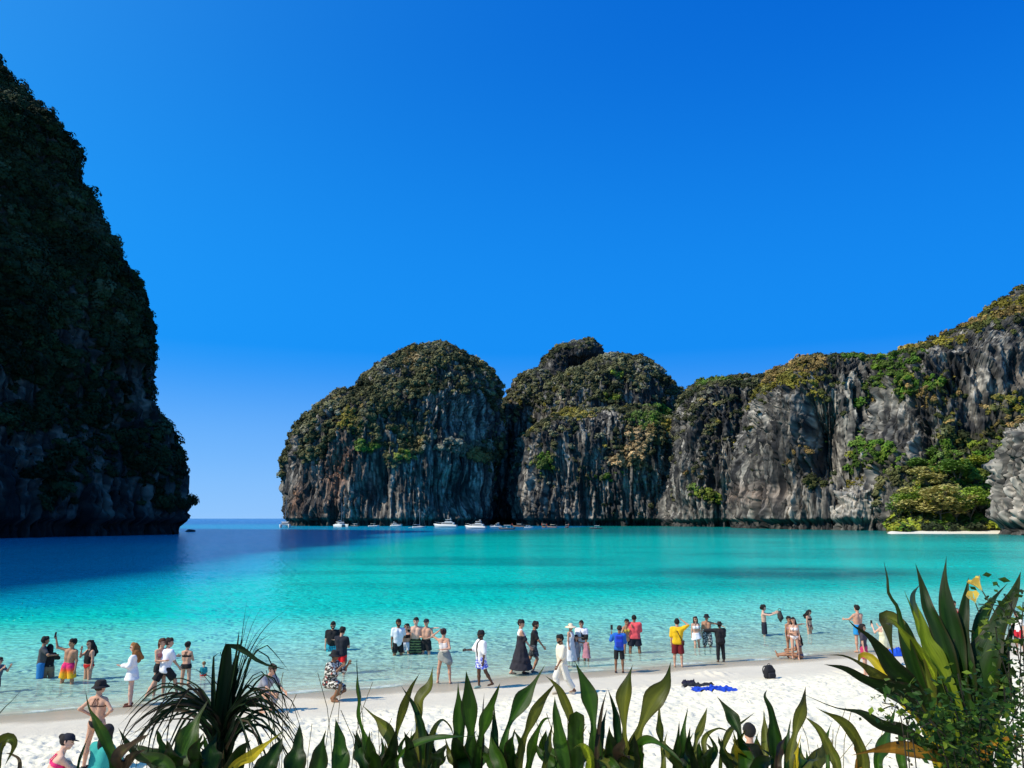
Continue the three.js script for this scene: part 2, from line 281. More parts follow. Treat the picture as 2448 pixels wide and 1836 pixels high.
    for (const s of spots) if (stainOf[s.kind]) { const q = ((x - s.x) / s.rx) ** 2 + ((y - s.y) / s.ry) ** 2; if (q < 4) c = mix3(c, stainOf[s.kind], clamp(Math.exp(-q) * s.w * (0.75 + 0.7 * st), 0, 0.95)); }
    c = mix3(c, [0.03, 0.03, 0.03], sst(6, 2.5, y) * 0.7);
    c = mix3(c, [0.018, 0.018, 0.021], clamp(0.75 * vein + 0.6 * vein2 + 0.15 * crack, 0, 0.88) * (o.vein ?? 1));
    const [v, t] = vegAt(x, y, z, ny, 0); veg[k] = v; tints[k] = t;
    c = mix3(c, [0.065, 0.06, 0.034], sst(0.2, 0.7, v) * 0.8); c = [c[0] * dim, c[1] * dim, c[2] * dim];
    col.set(c, k * 3);
  }
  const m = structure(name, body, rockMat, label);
  // shrubs
  const r = rng(4000 + seed * 31), list = [], tri = g0.length / 3, e1 = new THREE.Vector3(), e2 = new THREE.Vector3(), va = new THREE.Vector3(), vb = new THREE.Vector3(), vc = new THREE.Vector3();
  for (let t = 0; t < tri; t++) {
    const a = g0[t * 3], b = g0[t * 3 + 1], c = g0[t * 3 + 2];
    if (veg[a] < 0.1 || pos[a * 3 + 1] < 4) continue;
    va.fromArray(pos, a * 3); vb.fromArray(pos, b * 3); vc.fromArray(pos, c * 3);
    if (o.cull && o.cull(va)) continue;
    const area = e1.subVectors(vb, va).cross(e2.subVectors(vc, va)).length() * 0.5;
    let n = area * (o.density ?? 0.17) * sst(0.2, 0.85, veg[a]) * 1.6; n = Math.floor(n) + (r() < n % 1 ? 1 : 0);
    for (let i = 0; i < n; i++) { let u = r(), v = r(); if (u + v > 1) { u = 1 - u; v = 1 - v; } list.push([va.x + (vb.x - va.x) * u + (vc.x - va.x) * v, va.y + (vb.y - va.y) * u + (vc.y - va.y) * v, va.z + (vb.z - va.z) * u + (vc.z - va.z) * v, a]); }
  }
  const pal = { olive: OLIVE, dark: DARK, grey: GREY, yellow: YELLOW, ochre: OCHRE, tan: TAN, bright: BRIGHT, lime: LIME }, q = new THREE.Quaternion(), M = new THREE.Matrix4(), sc = new THREE.Vector3(), pp = new THREE.Vector3(), up = new THREE.Vector3(0, 1, 0), n3 = new THREE.Vector3();
  const kinds = o.fine ? fineGeos : clumpGeos, groups = kinds.map(() => []); for (const l of list) groups[Math.floor(r() * 5)].push(l);
  groups.forEach((gl, gi) => {
    if (!gl.length) return;
    const im = new THREE.InstancedMesh(kinds[gi], clumpMat, gl.length); im.name = 'shrub_cover'; im.castShadow = im.receiveShadow = true; im.userData = { kind: 'stuff' };
    gl.forEach((l, i) => {
      const a = l[3], X = l[0] + seed * 37.7, s = (o.size ?? 3.4) * (o.fine ? 1 : 0.74) * (0.3 + 0.95 * Math.pow(r(), 2.4) + 0.2 * r());
      n3.fromArray(nn, a * 3); n3.y += 0.9; n3.normalize(); q.setFromUnitVectors(up, n3).multiply(new THREE.Quaternion().setFromAxisAngle(up, r() * 6.283));
      sc.set(s, s * (0.65 + 0.5 * r()), s); pp.set(l[0], l[1], l[2]).addScaledVector(n3, s * 0.12);
      im.setMatrixAt(i, M.compose(pp, q, sc));
      const z = noise(X * 0.05, l[1] * 0.06, l[2] * 0.05) + (r() - 0.5) * 0.9;
      let c = mix3(o.dark ?? DARK, o.olive ?? OLIVE, sst(-0.7, 0.35, z)); c = mix3(c, o.grey ?? GREY, sst(0.25, 0.9, z) * (o.pale ?? 0.8)); if (r() < (o.warm ?? 0.035)) c = mix3(c, r() < 0.5 ? OCHRE : YELLOW, 0.6);
      if (tints[a] && pal[tints[a]]) c = mix3(c, pal[tints[a]], 0.25 + 0.55 * r());
      const k = 0.5 + r() * (0.6 + 0.5 * r()); im.setColorAt(i, new THREE.Color().setRGB(c[0] * k, c[1] * k, c[2] * k));
    });
    m.add(im);
  });
  return list.length;
}
// a massif whose cross-section at every height runs from xl to xr (measured at its middle distance) and R deep
function massif(name, label, D, R, n, rows, o = {}) {
  const yb = at(1224, rows[rows.length - 1][0], D).y, H = at(1224, rows[0][0], D).y - (o.lower ?? 1.5), nu = Math.round((o.nu ?? 230) * 1.12) + 26, nv = o.nv ?? 170, P = [];
  const amax = Math.max(...rows.map((q) => q[2] - q[1]));
  // angles spaced so that the columns stand evenly round the rock, the far side coarser
  const ring = (() => { const A0 = amax / 2 * D / FPX, K = 4000, W = [0], xy = (q) => [A0 * Math.sign(Math.sin(q)) * Math.pow(Math.abs(Math.sin(q)), 2 / n), R * Math.sign(Math.cos(q)) * Math.pow(Math.abs(Math.cos(q)), 2 / n)]; let a = xy(-Math.PI); for (let k = 1; k <= K; k++) { const q = -Math.PI + 2 * Math.PI * k / K, b = xy(q), mid = Math.abs(q) < 2.0 ? 1 : 0.12; W.push(W[k - 1] + Math.hypot(b[0] - a[0], b[1] - a[1]) * mid); a = b; } const out = []; let k = 0; for (let i = 0; i < nu; i++) { const w = W[K] * i / nu; while (W[k + 1] < w) k++; out.push(-Math.PI + 2 * Math.PI * (k + (w - W[k]) / (W[k + 1] - W[k])) / K); } return out; })();
  for (let j = 0; j < nv; j++) {
    const t = j / (nv - 1), tt = t < 0.06 ? t / 0.06 : 1, y = t < 0.06 ? -3 + 3 * tt : H * (1 - Math.pow(1 - (t - 0.06) / 0.94, 1.35));
    const py = rows[rows.length - 1][0] + (rows[0][0] - rows[rows.length - 1][0]) * clamp(y / H, 0, 1), close = t > 0.985 ? Math.sqrt(Math.max(0, 1 - ((t - 0.985) / 0.015) ** 2)) : 1;
    const xl = at(curve(rows, 1, py), 918, D).x, xr = at(curve(rows, 2, py), 918, D).x, cx = (xl + xr) / 2, a = (xr - xl) / 2 * close, w = (curve(rows, 2, py) - curve(rows, 1, py)) / amax;
    const b = R * (o.lean ? 1 - o.lean * clamp(y / H, 0, 1) : 1) * Math.pow(Math.max(w, 0.001), 0.55) * close;
    for (let i = 0; i < nu; i++) {
      const an = ring[i], s = Math.sin(an), c = Math.cos(an);
      P.push([cx + a * Math.sign(s) * Math.pow(Math.abs(s), 2 / n), y, -D + b * Math.sign(c) * Math.pow(Math.abs(c), 2 / n)]);
    }
  }
  // columns run left to right as seen from the bay, so faces look outward
  return rockBody(name, label, P, nu, nv, true, { ref: D - 0.75 * R, ...o });
}
const counts = [];
counts.push(massif('cliff', 'rounded limestone dome with pale stained foot, leftmost of the far cliffs', 590, 75, 2.6, [[813, 1060, 1095], [821, 1010, 1108], [835, 960, 1130], [861, 922, 1165], [896, 884, 1184], [918, 866, 1188], [937, 840, 1190], [951, 800, 1192], [987, 750, 1194], [1040, 714, 1195], [1097, 700, 1196], [1180, 698, 1198], [1253, 700, 1200]], { seed: 1, lower: 8, veg: 0.8, light: 0.2, bare: 0.1, nv: 250, nu: 330, size: 4, pale: 0.75, rust: 0.4,
  spots: [[815, 1130, 45, 75, 'pink', 1.3], [840, 1185, 26, 60, 'cream', 1.3], [705, 1200, 22, 45, 'pink', 0.8], [690, 1160, 14, 60, 'cream'], [950, 1210, 60, 45, 'cream', 0.8], [1050, 1130, 60, 45, 'bare'], [1110, 1210, 30, 40, 'cream', 0.6], [1100, 1000, 55, 50, 'bare', 1.2], [960, 1095, 18, 14, 'lime', 1.6], [980, 860, 16, 20, 'ochre', 1.2], [830, 1000, 30, 25, 'yellow', 0.9], [870, 1070, 35, 18, 'bright', 0.8], [1090, 1070, 60, 22, 'grey', 1.2], [1150, 1090, 22, 14, 'ochre', 0.8]],
  dents: [[1085, 1175, 60, 45, 8], [900, 1160, 24, 65, 10], [1105, 1005, 42, 36, 5]] }));
counts.push(massif('cliff', 'narrow dark shoulder of rock behind the cleft beside the dome', 655, 42, 3, [[888, 1262, 1300], [899, 1240, 1310], [930, 1222, 1320], [971, 1200, 1325], [1060, 1186, 1325], [1250, 1170, 1325]], { seed: 2, lower: 6, shrink: 0.5, veg: 0.6, nu: 130, nv: 190, bare: 0.45 }));
counts.push(massif('cliff', 'bald rounded knob of dark rock, highest of the middle cliffs', 680, 45, 2.6, [[808, 1348, 1382], [815, 1328, 1405], [824, 1316, 1421], [846, 1300, 1436], [870, 1293, 1443], [900, 1290, 1447], [960, 1284, 1455], [1250, 1280, 1460]], { seed: 3, lower: 8, shrink: 0, veg: 0.3, nu: 130, nv: 180, bare: 0.7, light: -0.5, dents: [[1400, 868, 42, 28, 20]] }));
counts.push(massif('cliff', 'broad wooded limestone massif sloping down to the right of the knob', 640, 62, 2.6, [[835, 1452, 1475], [843, 1432, 1500], [850, 1412, 1542], [860, 1385, 1566], [871, 1352, 1583], [890, 1322, 1602], [918, 1292, 1618], [970, 1272, 1636], [1050, 1262, 1660], [1250, 1252, 1680]], { seed: 4, lower: 7, veg: 0.62, nu: 230, nv: 210, bare: 0.4, size: 3.8,
  spots: [[1570, 985, 40, 22, 'bright', 1.0], [1475, 895, 14, 8, 'lime', 0.8], [1455, 955, 20, 8, 'lime', 0.7]] }));
counts.push(massif('cliff', 'grey fluted wall with a tan scree patch in the middle of the bay', 575, 55, 2.8, [[962, 1375, 1480], [975, 1335, 1560], [1005, 1288, 1625], [1046, 1246, 1665], [1120, 1238, 1700], [1250, 1230, 1725]], { seed: 5, lower: 3, veg: 0.45, nu: 310, nv: 200, bare: 0.3, flute: 1.25, light: 0.1,
  spots: [[1360, 982, 45, 14, 'yellow', 1.1], [1540, 1035, 35, 20, 'ochre', 1], [1530, 1060, 26, 26, 'tan', 1.3], [1505, 1105, 42, 18, 'tan', 1.6], [1545, 1000, 40, 22, 'bright', 1], [1600, 1020, 30, 20, 'yellow', 0.8], [1310, 1105, 26, 20, 'bright', 0.8], [1455, 1140, 36, 14, 'bright', 0.8], [1400, 1160, 20, 25, 'ochre', 0.6], [1360, 1215, 28, 45, 'cream', 0.7], [1260, 1210, 30, 50, 'bare', 1], [1440, 1000, 30, 22, 'bare', 1.2]],
  dents: [[1362, 1190, 10, 22, 5]] }));
counts.push(massif('cliff', 'dark cliff with a flat wooded top between the massif and the caved headwall', 520, 60, 2.8, [[890, 1700, 1730], [894, 1682, 1780], [900, 1668, 1815], [912, 1648, 1850], [930, 1633, 1900], [1000, 1604, 1950], [1100, 1584, 1990], [1255, 1562, 2010]], { seed: 6, lower: 5, veg: 0.42, nu: 280, nv: 190, bare: 0.4, flute: 1.3, light: 0.0,
  spots: [[1700, 900, 40, 14, 'bright', 0.6], [1660, 1175, 30, 14, 'bright', 1], [1690, 1190, 24, 14, 'lime', 1.1], [1650, 1130, 20, 20, 'ochre', 0.6], [1630, 1225, 26, 20, 'cream', 0.8]] }));
counts.push(massif('cliff', 'pale fluted headwall with a big dark cave hollow high in its face', 400, 62, 2.7, [[836, 1880, 2045], [846, 1858, 2068], [864, 1845, 2090], [899, 1818, 2112], [940, 1795, 2130], [1020, 1772, 2150], [1120, 1762, 2170], [1262, 1752, 2182]], { seed: 7, lower: 6, veg: 0.3, nu: 320, nv: 230, bare: 0.5, flute: 1.5, light: 0.15, size: 3, pale: 0.3, olive: [0.10, 0.105, 0.03],
  spots: [[1840, 900, 28, 30, 'ochre', 1.2], [1815, 960, 26, 40, 'yellow', 1.3], [1790, 1050, 26, 50, 'yellow', 1.1], [1770, 1110, 20, 40, 'ochre', 0.8], [1800, 1000, 20, 30, 'dark', 0.7], [1740, 1190, 24, 24, 'pink', 0.6], [2030, 845, 30, 12, 'bright', 1], [2050, 960, 14, 22, 'bright', 0.8], [2075, 1080, 32, 50, 'bright', 1], [2040, 1120, 26, 20, 'bright', 0.8], [1870, 1000, 34, 70, 'bare', 1.2], [1820, 1210, 50, 50, 'cream', 0.8]],
  dents: [[1975, 1040, 46, 90, 22], [1935, 1000, 16, 70, 7], [1960, 1120, 44, 30, 9]] }));
counts.push(massif('cliff', 'white bouldery foot of rock at the water below the cave', 345, 20, 2.4, [[1132, 2042, 2062], [1145, 2012, 2078], [1180, 1978, 2092], [1230, 1962, 2102], [1268, 1950, 2108]], { seed: 8, shrink: 1, lower: 0, veg: 0.1, nu: 110, nv: 80, bare: 0.5, light: 0.8, vein: 0.7, size: 2.2, amp: 0.6, spots: [[2000, 1155, 26, 14, 'yellow', 1.2], [1985, 1175, 16, 12, 'lime', 1], [2050, 1200, 30, 50, 'cream', 0.7], [1958, 1245, 8, 8, 'lime', 1.4]] }));
counts.push(massif('cliff', 'long fluted cliff climbing off to the right above the cove', 345, 62, 3, [[540, 2720, 3100], [600, 2590, 3150], [640, 2510, 3200], [679, 2452, 3300], [718, 2386, 3350], [743, 2355, 3350], [772, 2322, 3350], [791, 2258, 3350], [807, 2228, 3350], [822, 2193, 3350], [849, 2154, 3350], [866, 2124, 3350], [940, 2086, 3350], [1050, 2056, 3350], [1150, 2036, 3350], [1276, 2020, 3350]], { seed: 9, lower: 3, veg: 0.22, nu: 520, nv: 260, bare: 0.5, flute: 1.6, light: 0.05, size: 2.8, pale: 0.25, olive: [0.11, 0.115, 0.025], warm: 0.14, cull: (p) => p.x > 262, lean: 0.5,
  spots: [[2330, 770, 60, 14, 'ochre', 1.4], [2420, 715, 50, 20, 'yellow', 1.2], [2230, 815, 40, 14, 'yellow', 1.1], [2160, 855, 40, 24, 'bright', 1.1], [2130, 930, 30, 40, 'bright', 1], [2210, 920, 26, 24, 'bright', 0.8], [2280, 920, 34, 24, 'ochre', 1], [2200, 960, 30, 30, 'ochre', 0.8], [2330, 960, 34, 20, 'ochre', 1], [2420, 960, 40, 30, 'yellow', 1.2], [2400, 1010, 40, 20, 'ochre', 1.1], [2220, 1060, 30, 16, 'yellow', 1], [2330, 1100, 70, 50, 'bright', 1.6], [2280, 1130, 40, 40, 'bright', 1.6], [2350, 1060, 50, 16, 'lime', 1.4], [2290, 1040, 60, 30, 'dark', 1], [2120, 1100, 30, 40, 'bright', 1], [2360, 1180, 40, 50, 'lime', 1.5], [2200, 1180, 60, 50, 'olive', 1.3], [2350, 860, 60, 60, 'bare', 1], [2160, 1020, 26, 60, 'bare', 0.9]] }));
counts.push(massif('cliff', 'bright white limestone buttress standing in the water at the far right edge', 238, 26, 2.6, [[960, 2497, 2620], [1000, 2468, 2660], [1030, 2434, 2690], [1084, 2424, 2700], [1161, 2414, 2710], [1219, 2396, 2720], [1262, 2382, 2730], [1284, 2376, 2740]], { seed: 10, shrink: 1.5, lower: 0, veg: 0.0, nu: 220, nv: 170, bare: 0.8, light: 1.0, vein: 0.9, rough: 0.45, size: 2.2, amp: 0.55, flute: 1.1, rust: 0.2, spots: [[2440, 985, 40, 18, 'lime', 1.5], [2420, 1015, 20, 16, 'ochre', 1.2], [2430, 1160, 60, 110, 'cream', 0.8]] }));

// the big shaded headland on the left: a wall that runs along the bay, leaning back with height
{
  const ctrl = [[-420, -420], [-300, -380], [-190, -330], [-128, -288], [-107, -262], [-104, -246], [-112, -226], [-122, -205], [-130, -180], [-133, -140], [-132, -90], [-134, -40], [-136, 10], [-152, 50], [-220, 74], [-330, 78]].map(([x, z]) => new THREE.Vector3(x, 0, z));
  const cv = new THREE.CatmullRomCurve3(ctrl, false, 'centripetal'), nu = 430, nv = 230, P = [], edge = [[-130, -470], [-40, -385], [0, -325], [100, -140], [170, -52], [220, 0], [270, 66], [330, 112], [400, 124], [460, 166], [530, 214], [600, 250], [660, 294], [720, 312], [800, 324], [900, 348], [1000, 380], [1060, 410], [1110, 436], [1160, 450], [1210, 452], [1250, 452]];
  const D = 250, base = at(452, 918, D).x, N0 = 2000, wts = [0]; for (let i = 1; i <= N0; i++) { const p = cv.getPointAt(i / N0); wts.push(wts[i - 1] + (p.z < -175 && p.z > -305 && p.x > -160 ? 5.5 : 1)); }
  const uOf = Array.from({ length: nu }, (_, i) => { const w = wts[N0] * i / (nu - 1); let a = 0, b = N0; while (b - a > 1) { const m = (a + b) >> 1; if (wts[m] <= w) a = m; else b = m; } return Math.min(1, (a + (w - wts[a]) / (wts[a + 1] - wts[a])) / N0); });
  for (let j = 0; j < nv; j++) {
    const t = j / (nv - 1), y = t < 0.05 ? -3 + 3 * t / 0.05 : 196 * Math.pow((t - 0.05) / 0.95, 1.0), py = 1240 - (y - 5) * FPX / D * 1.0;
    const pyy = (() => { let lo = -200, hi = 1300; for (let k = 0; k < 30; k++) { const m = (lo + hi) / 2; if (at(1224, m, D).y > y) lo = m; else hi = m; } return lo; })();
    const off = base - at(curve(edge, 1, pyy), 918, D).x;
    for (let i = 0; i < nu; i++) {
      const u = uOf[i], p = cv.getPointAt(u), q = cv.getTangentAt(u), inx = q.z, inz = -q.x;  // inward, to the hill's heart
      const L = Math.hypot(inx, inz) || 1, topK = Math.max(0, t - 0.97) / 0.03, steep = lerp(1, 0.86, sst(-215, -120, p.z)), rise = 1 + 0.115 * sst(-215, -130, p.z) - 0.6 * sst(26, 70, p.z);
      P.push([p.x - off * steep - topK * 25, y > 0 ? y * rise : y, p.z - off * 0.2 * (inz / L)]);
    }
  }
  for (let i = 0; i < nu; i++) P.push([-420, 200, -180]);
  const flip = []; for (let j = 0; j <= nv; j++) for (let i = 0; i < nu; i++) flip.push(P[j * nu + (nu - 1 - i)]);
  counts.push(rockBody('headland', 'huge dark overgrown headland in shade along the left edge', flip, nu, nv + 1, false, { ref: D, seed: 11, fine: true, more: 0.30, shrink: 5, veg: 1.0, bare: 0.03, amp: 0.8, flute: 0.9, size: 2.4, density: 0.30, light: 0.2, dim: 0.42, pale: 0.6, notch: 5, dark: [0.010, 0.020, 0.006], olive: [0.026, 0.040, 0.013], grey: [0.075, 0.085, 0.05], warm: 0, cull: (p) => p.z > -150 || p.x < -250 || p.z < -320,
    spots: [[55, 940, 35, 40, 'bare', 1.3], [120, 1090, 40, 60, 'bare', 1.4], [165, 1080, 12, 60, 'cream', 0.7], [260, 830, 22, 30, 'bare', 1], [20, 520, 25, 60, 'bare', 0.9], [310, 1190, 30, 50, 'bare', 1], [20, 1150, 40, 40, 'bare', 0.9]] }));
}
console.log('shrubs', counts.join(' '));
// ------------------------------------------------------------------ the little cove on the right, its trees, and the boats at anchor
function leafMesh(r, centres, n, size, flat = 0.5) {
  const pos = [], nn = new THREE.Vector3(), t = new THREE.Vector3(), b = new THREE.Vector3();
  for (let i = 0; i < n; i++) {
    const c = centres[Math.floor(r() * centres.length)], th = r() * 6.283, u = r() * 2 - 1, q = Math.sqrt(1 - u * u), rad = c[3] * (0.55 + 0.5 * r());
    const x = c[0] + q * Math.cos(th) * rad, y = c[1] + u * rad * flat, z = c[2] + q * Math.sin(th) * rad, s = size * (0.6 + 0.8 * r());
    nn.set(r() - 0.5, 0.5 + r(), r() - 0.5).normalize(); t.set(r() - 0.5, r() * 0.4 - 0.2, r() - 0.5).cross(nn).normalize(); b.crossVectors(nn, t);
    for (const [p, k] of [[-1, -0.6], [1, -0.5], [0.2, 1.2], [-1, -0.6], [0.2, 1.2], [-0.9, 0.7]]) pos.push(x + t.x * p * s + b.x * k * s, y + t.y * p * s + b.y * k * s, z + t.z * p * s + b.z * k * s);
  }
  const g = new THREE.BufferGeometry(); g.setAttribute('position', new THREE.BufferAttribute(new Float32Array(pos), 3)); g.computeVertexNormals(); return g;
}
function limb(a, b, ra, rb, seg = 6) {
  const d = new THREE.Vector3().subVectors(b, a), g = new THREE.CylinderGeometry(rb, ra, d.length(), seg, 1); g.translate(0, d.length() / 2, 0);
  g.applyQuaternion(new THREE.Quaternion().setFromUnitVectors(new THREE.Vector3(0, 1, 0), d.normalize())); g.translate(a.x, a.y, a.z); return g;
}
const coveHeight = (x, z) => { const d = -251 - z, e = d + 4 * noise(x * 0.07, 2, 1), k = sst(0.478, 0.55, x / -z) * sst(0.66, 0.615, x / -z), sea = 3 * sst(0.484, 0.468, x / -z) + 3 * sst(0.628, 0.65, x / -z); return (e < 18 ? -0.8 + 0.105 * e : 1.09 + ((e - 18) * 0.56 + 2.2 * sst(18, 36, e) * noise(x * 0.09, z * 0.09, 3)) * k) - sea; };
{
  const P = [], idx = [], col = [], nx = 90, nz = 70;
  for (let j = 0; j <= nz; j++) for (let i = 0; i <= nx; i++) { const x = 116 + 100 * i / nx, z = -246 - 104 * j / nz, k = sst(15, 18, -251 - z + 4 * noise(x * 0.07, 2, 1)); P.push(x, coveHeight(x, z), z); const c = mix3([0.74, 0.68, 0.56], [0.09, 0.085, 0.04], k); col.push(...c); if (i < nx && j < nz) { const o = j * (nx + 1) + i, b = o + nx + 1; idx.push(o, o + 1, b, o + 1, b + 1, b); } }
  structure('cove', geom(P, idx, col), new THREE.MeshStandardMaterial({ vertexColors: true, roughness: 0.95 }), 'small white sand cove with a green slope behind, at the right between cliffs');
  const r = rng(88), lots = [];
  for (let i = 0; i < 2400; i++) { const z = -267 - 76 * r(), x = -z * (0.485 + 0.14 * r()); lots.push([x, z]); }
  const im = new THREE.InstancedMesh(clumpGeos[1], clumpMat, lots.length), M = new THREE.Matrix4(), q = new THREE.Quaternion();
  lots.forEach(([x, z], i) => { const s = 1.2 + 2 * r(); q.setFromAxisAngle(new THREE.Vector3(0, 1, 0), r() * 6.28); im.setMatrixAt(i, M.compose(new THREE.Vector3(x, coveHeight(x, z) + 0.3, z), q, new THREE.Vector3(s, s * 0.9, s))); const n = noise(x * 0.1, z * 0.1, 2) + r() - 0.5; const c = n > 0.25 ? mix3(LIME, YELLOW, r() * 0.6) : n > -0.2 ? mix3(BRIGHT, OLIVE, r()) : DARK; const k = 0.6 + 0.6 * r(); im.setColorAt(i, new THREE.Color().setRGB(c[0] * k, c[1] * k, c[2] * k)); });
  im.name = 'undergrowth'; im.castShadow = im.receiveShadow = true; tag(im, 'low green and yellow undergrowth on the slope behind the cove', 'undergrowth', null, 'stuff'); scene.add(im);
}
const bark = std([0.16, 0.12, 0.085], 0.95), leafMat = (c) => new THREE.MeshPhysicalMaterial({ color: new THREE.Color().setRGB(...c), roughness: 0.8, specularIntensity: 0.3, transmission: 0.25, thickness: 0, side: THREE.DoubleSide });
const crownMats = [leafMat([0.44, 0.38, 0.11]), leafMat([0.27, 0.38, 0.04]), leafMat([0.13, 0.24, 0.03]), leafMat([0.42, 0.44, 0.05])];
function coveTree(px, py, depth, h, w, kind, seed, layered, where) {
  const base = at(px, py, depth), y = coveHeight(base.x, -depth), r = rng(seed);
  const label = ['spreading tree with dry yellow-olive crown', 'fresh green bushy tree', 'dark green tree', 'bright lime-yellow tree'][kind] + ' ' + where;
  const t = thing('tree', label, 'tree', [base.x, y - 0.3, -depth], r() * 6, 'trees behind the little cove');
  const fork = new THREE.Vector3((r() - 0.5) * h * 0.15, h * 0.3, (r() - 0.5) * h * 0.1), wood = [limb(new THREE.Vector3(), fork, h * 0.03, h * 0.02)], cs = [];
  const n = layered ? 13 : 9;
  for (let i = 0; i < n; i++) {
    const a = i / n * 6.283 + r(), k = 0.35 + 0.65 * r(), e = new THREE.Vector3(fork.x + Math.cos(a) * w * 0.42 * k, h * (0.36 + 0.55 * (layered ? r() : 1 - k * 0.6 * r())), fork.z + Math.sin(a) * w * 0.42 * k);
    wood.push(limb(fork, e, h * 0.014, h * 0.005, 5)); cs.push([e.x, e.y, e.z, w * (0.17 + 0.1 * r())]);
  }
  part('trunk', merged(wood), bark, t); part('crown', leafMesh(r, cs, 1100, w * 0.032, layered ? 0.34 : 0.8), crownMats[kind], t);
}
[[2205, 1262, 275, 13, 15, 0, 1, 1, 'at the left of the row behind the cove beach'],
  [2250, 1266, 272, 15, 16, 0, 2, 1, 'in the middle of the row behind the cove beach'],
  [2290, 1268, 271, 13, 15, 0, 3, 1, 'next right of the middle tree behind the cove beach'],
  [2325, 1270, 270, 12, 13, 1, 4, 0, 'low at the right end of the cove beach'],
  [2180, 1258, 280, 10, 11, 1, 5, 0, 'behind the left tree of the cove row'],
  [2345, 1262, 274, 11, 11, 1, 6, 0, 'beside the white buttress at the cove'],
  [2270, 1255, 280, 10, 10, 1, 14, 0, 'half hidden behind the middle of the cove row'],
  [2150, 1250, 286, 9, 10, 2, 7, 0, 'farthest left, at the foot of the slope by the pale rock'],
  [2225, 1220, 296, 11, 13, 0, 8, 1, 'on the slope just above the cove row'],
  [2300, 1215, 296, 12, 14, 2, 9, 0, 'on the slope above the middle of the cove row'],
  [2345, 1200, 300, 11, 13, 3, 10, 0, 'on the slope beside the top of the white buttress'],
  [2265, 1185, 312, 10, 12, 2, 11, 0, 'high on the slope above the cove, left part'],
  [2330, 1160, 316, 11, 13, 3, 12, 0, 'high on the slope above the cove, near the buttress'],
  [2300, 1150, 322, 10, 12, 1, 13, 0, 'highest on the slope above the cove'],
  [2200, 1180, 314, 9, 10, 2, 15, 0, 'on the left part of the slope above the cove']].forEach((a) => coveTree(...a));

const white = std([0.64, 0.64, 0.62], 0.45), offWhite = std([0.72, 0.70, 0.66], 0.5), darkGlass = std([0.02, 0.025, 0.03], 0.15), darkHull = std([0.045, 0.05, 0.06], 0.5), metal = std([0.55, 0.55, 0.56], 0.3, { metalness: 0.8 }), blueCover = std([0.05, 0.12, 0.28], 0.8), woodHull = std([0.22, 0.12, 0.06], 0.7), redCloth = std([0.5, 0.06, 0.05], 0.9), tanRoof = std([0.6, 0.52, 0.4], 0.9);
function hull(L, B, H, rise = 0.35, dx = 0, dz = 0) {
  const n = 14, ring = 7, pos = [], idx = [];
  for (let i = 0; i <= n; i++) {
    const t = i / n, w = B / 2 * (1 - Math.pow(Math.max(0, (t - 0.4) / 0.6), 2.3)) * (0.88 + 0.12 * Math.min(1, t * 4)), h = H * (1 + rise * t * t), x = -L / 2 + L * t + 0.06 * L * t * t;
    for (let k = 0; k < ring; k++) { const a = k / (ring - 1) * 2 - 1, f = Math.abs(a); const y = f > 0.6 ? lerp(0.05 * H, h, (f - 0.6) / 0.4) : lerp(-0.45 * H, 0.05 * H, f / 0.6), ww = f > 0.6 ? lerp(0.86, 1, (f - 0.6) / 0.4) : 0.86 * f / 0.6; pos.push(x - (1 - (y + 0.45 * H) / (h + 0.45 * H)) * 0.1 * L * t * t + dx, y, Math.sign(a) * w * ww + dz); }
    if (i < n) for (let k = 0; k < ring - 1; k++) { const o = i * ring + k; idx.push(o, o + ring, o + 1, o + 1, o + ring, o + ring + 1); }
    if (i < n) { const o = i * ring; idx.push(o, o + ring - 1, o + ring, o + ring, o + ring - 1, o + 2 * ring - 1); }
  }
  for (let k = 1; k < ring - 1; k++) idx.push(0, k, k + 1);
  return geom(pos, idx);
}
const box = (w, h, d, x, y, z, r = 0.12) => { const g = new RoundedBoxGeometry(w, h, d, 2, Math.min(r, w / 2.1, h / 2.1, d / 2.1)); g.translate(x, y, z); return g; };
const V = (x, y, z) => new THREE.Vector3(x, y, z);
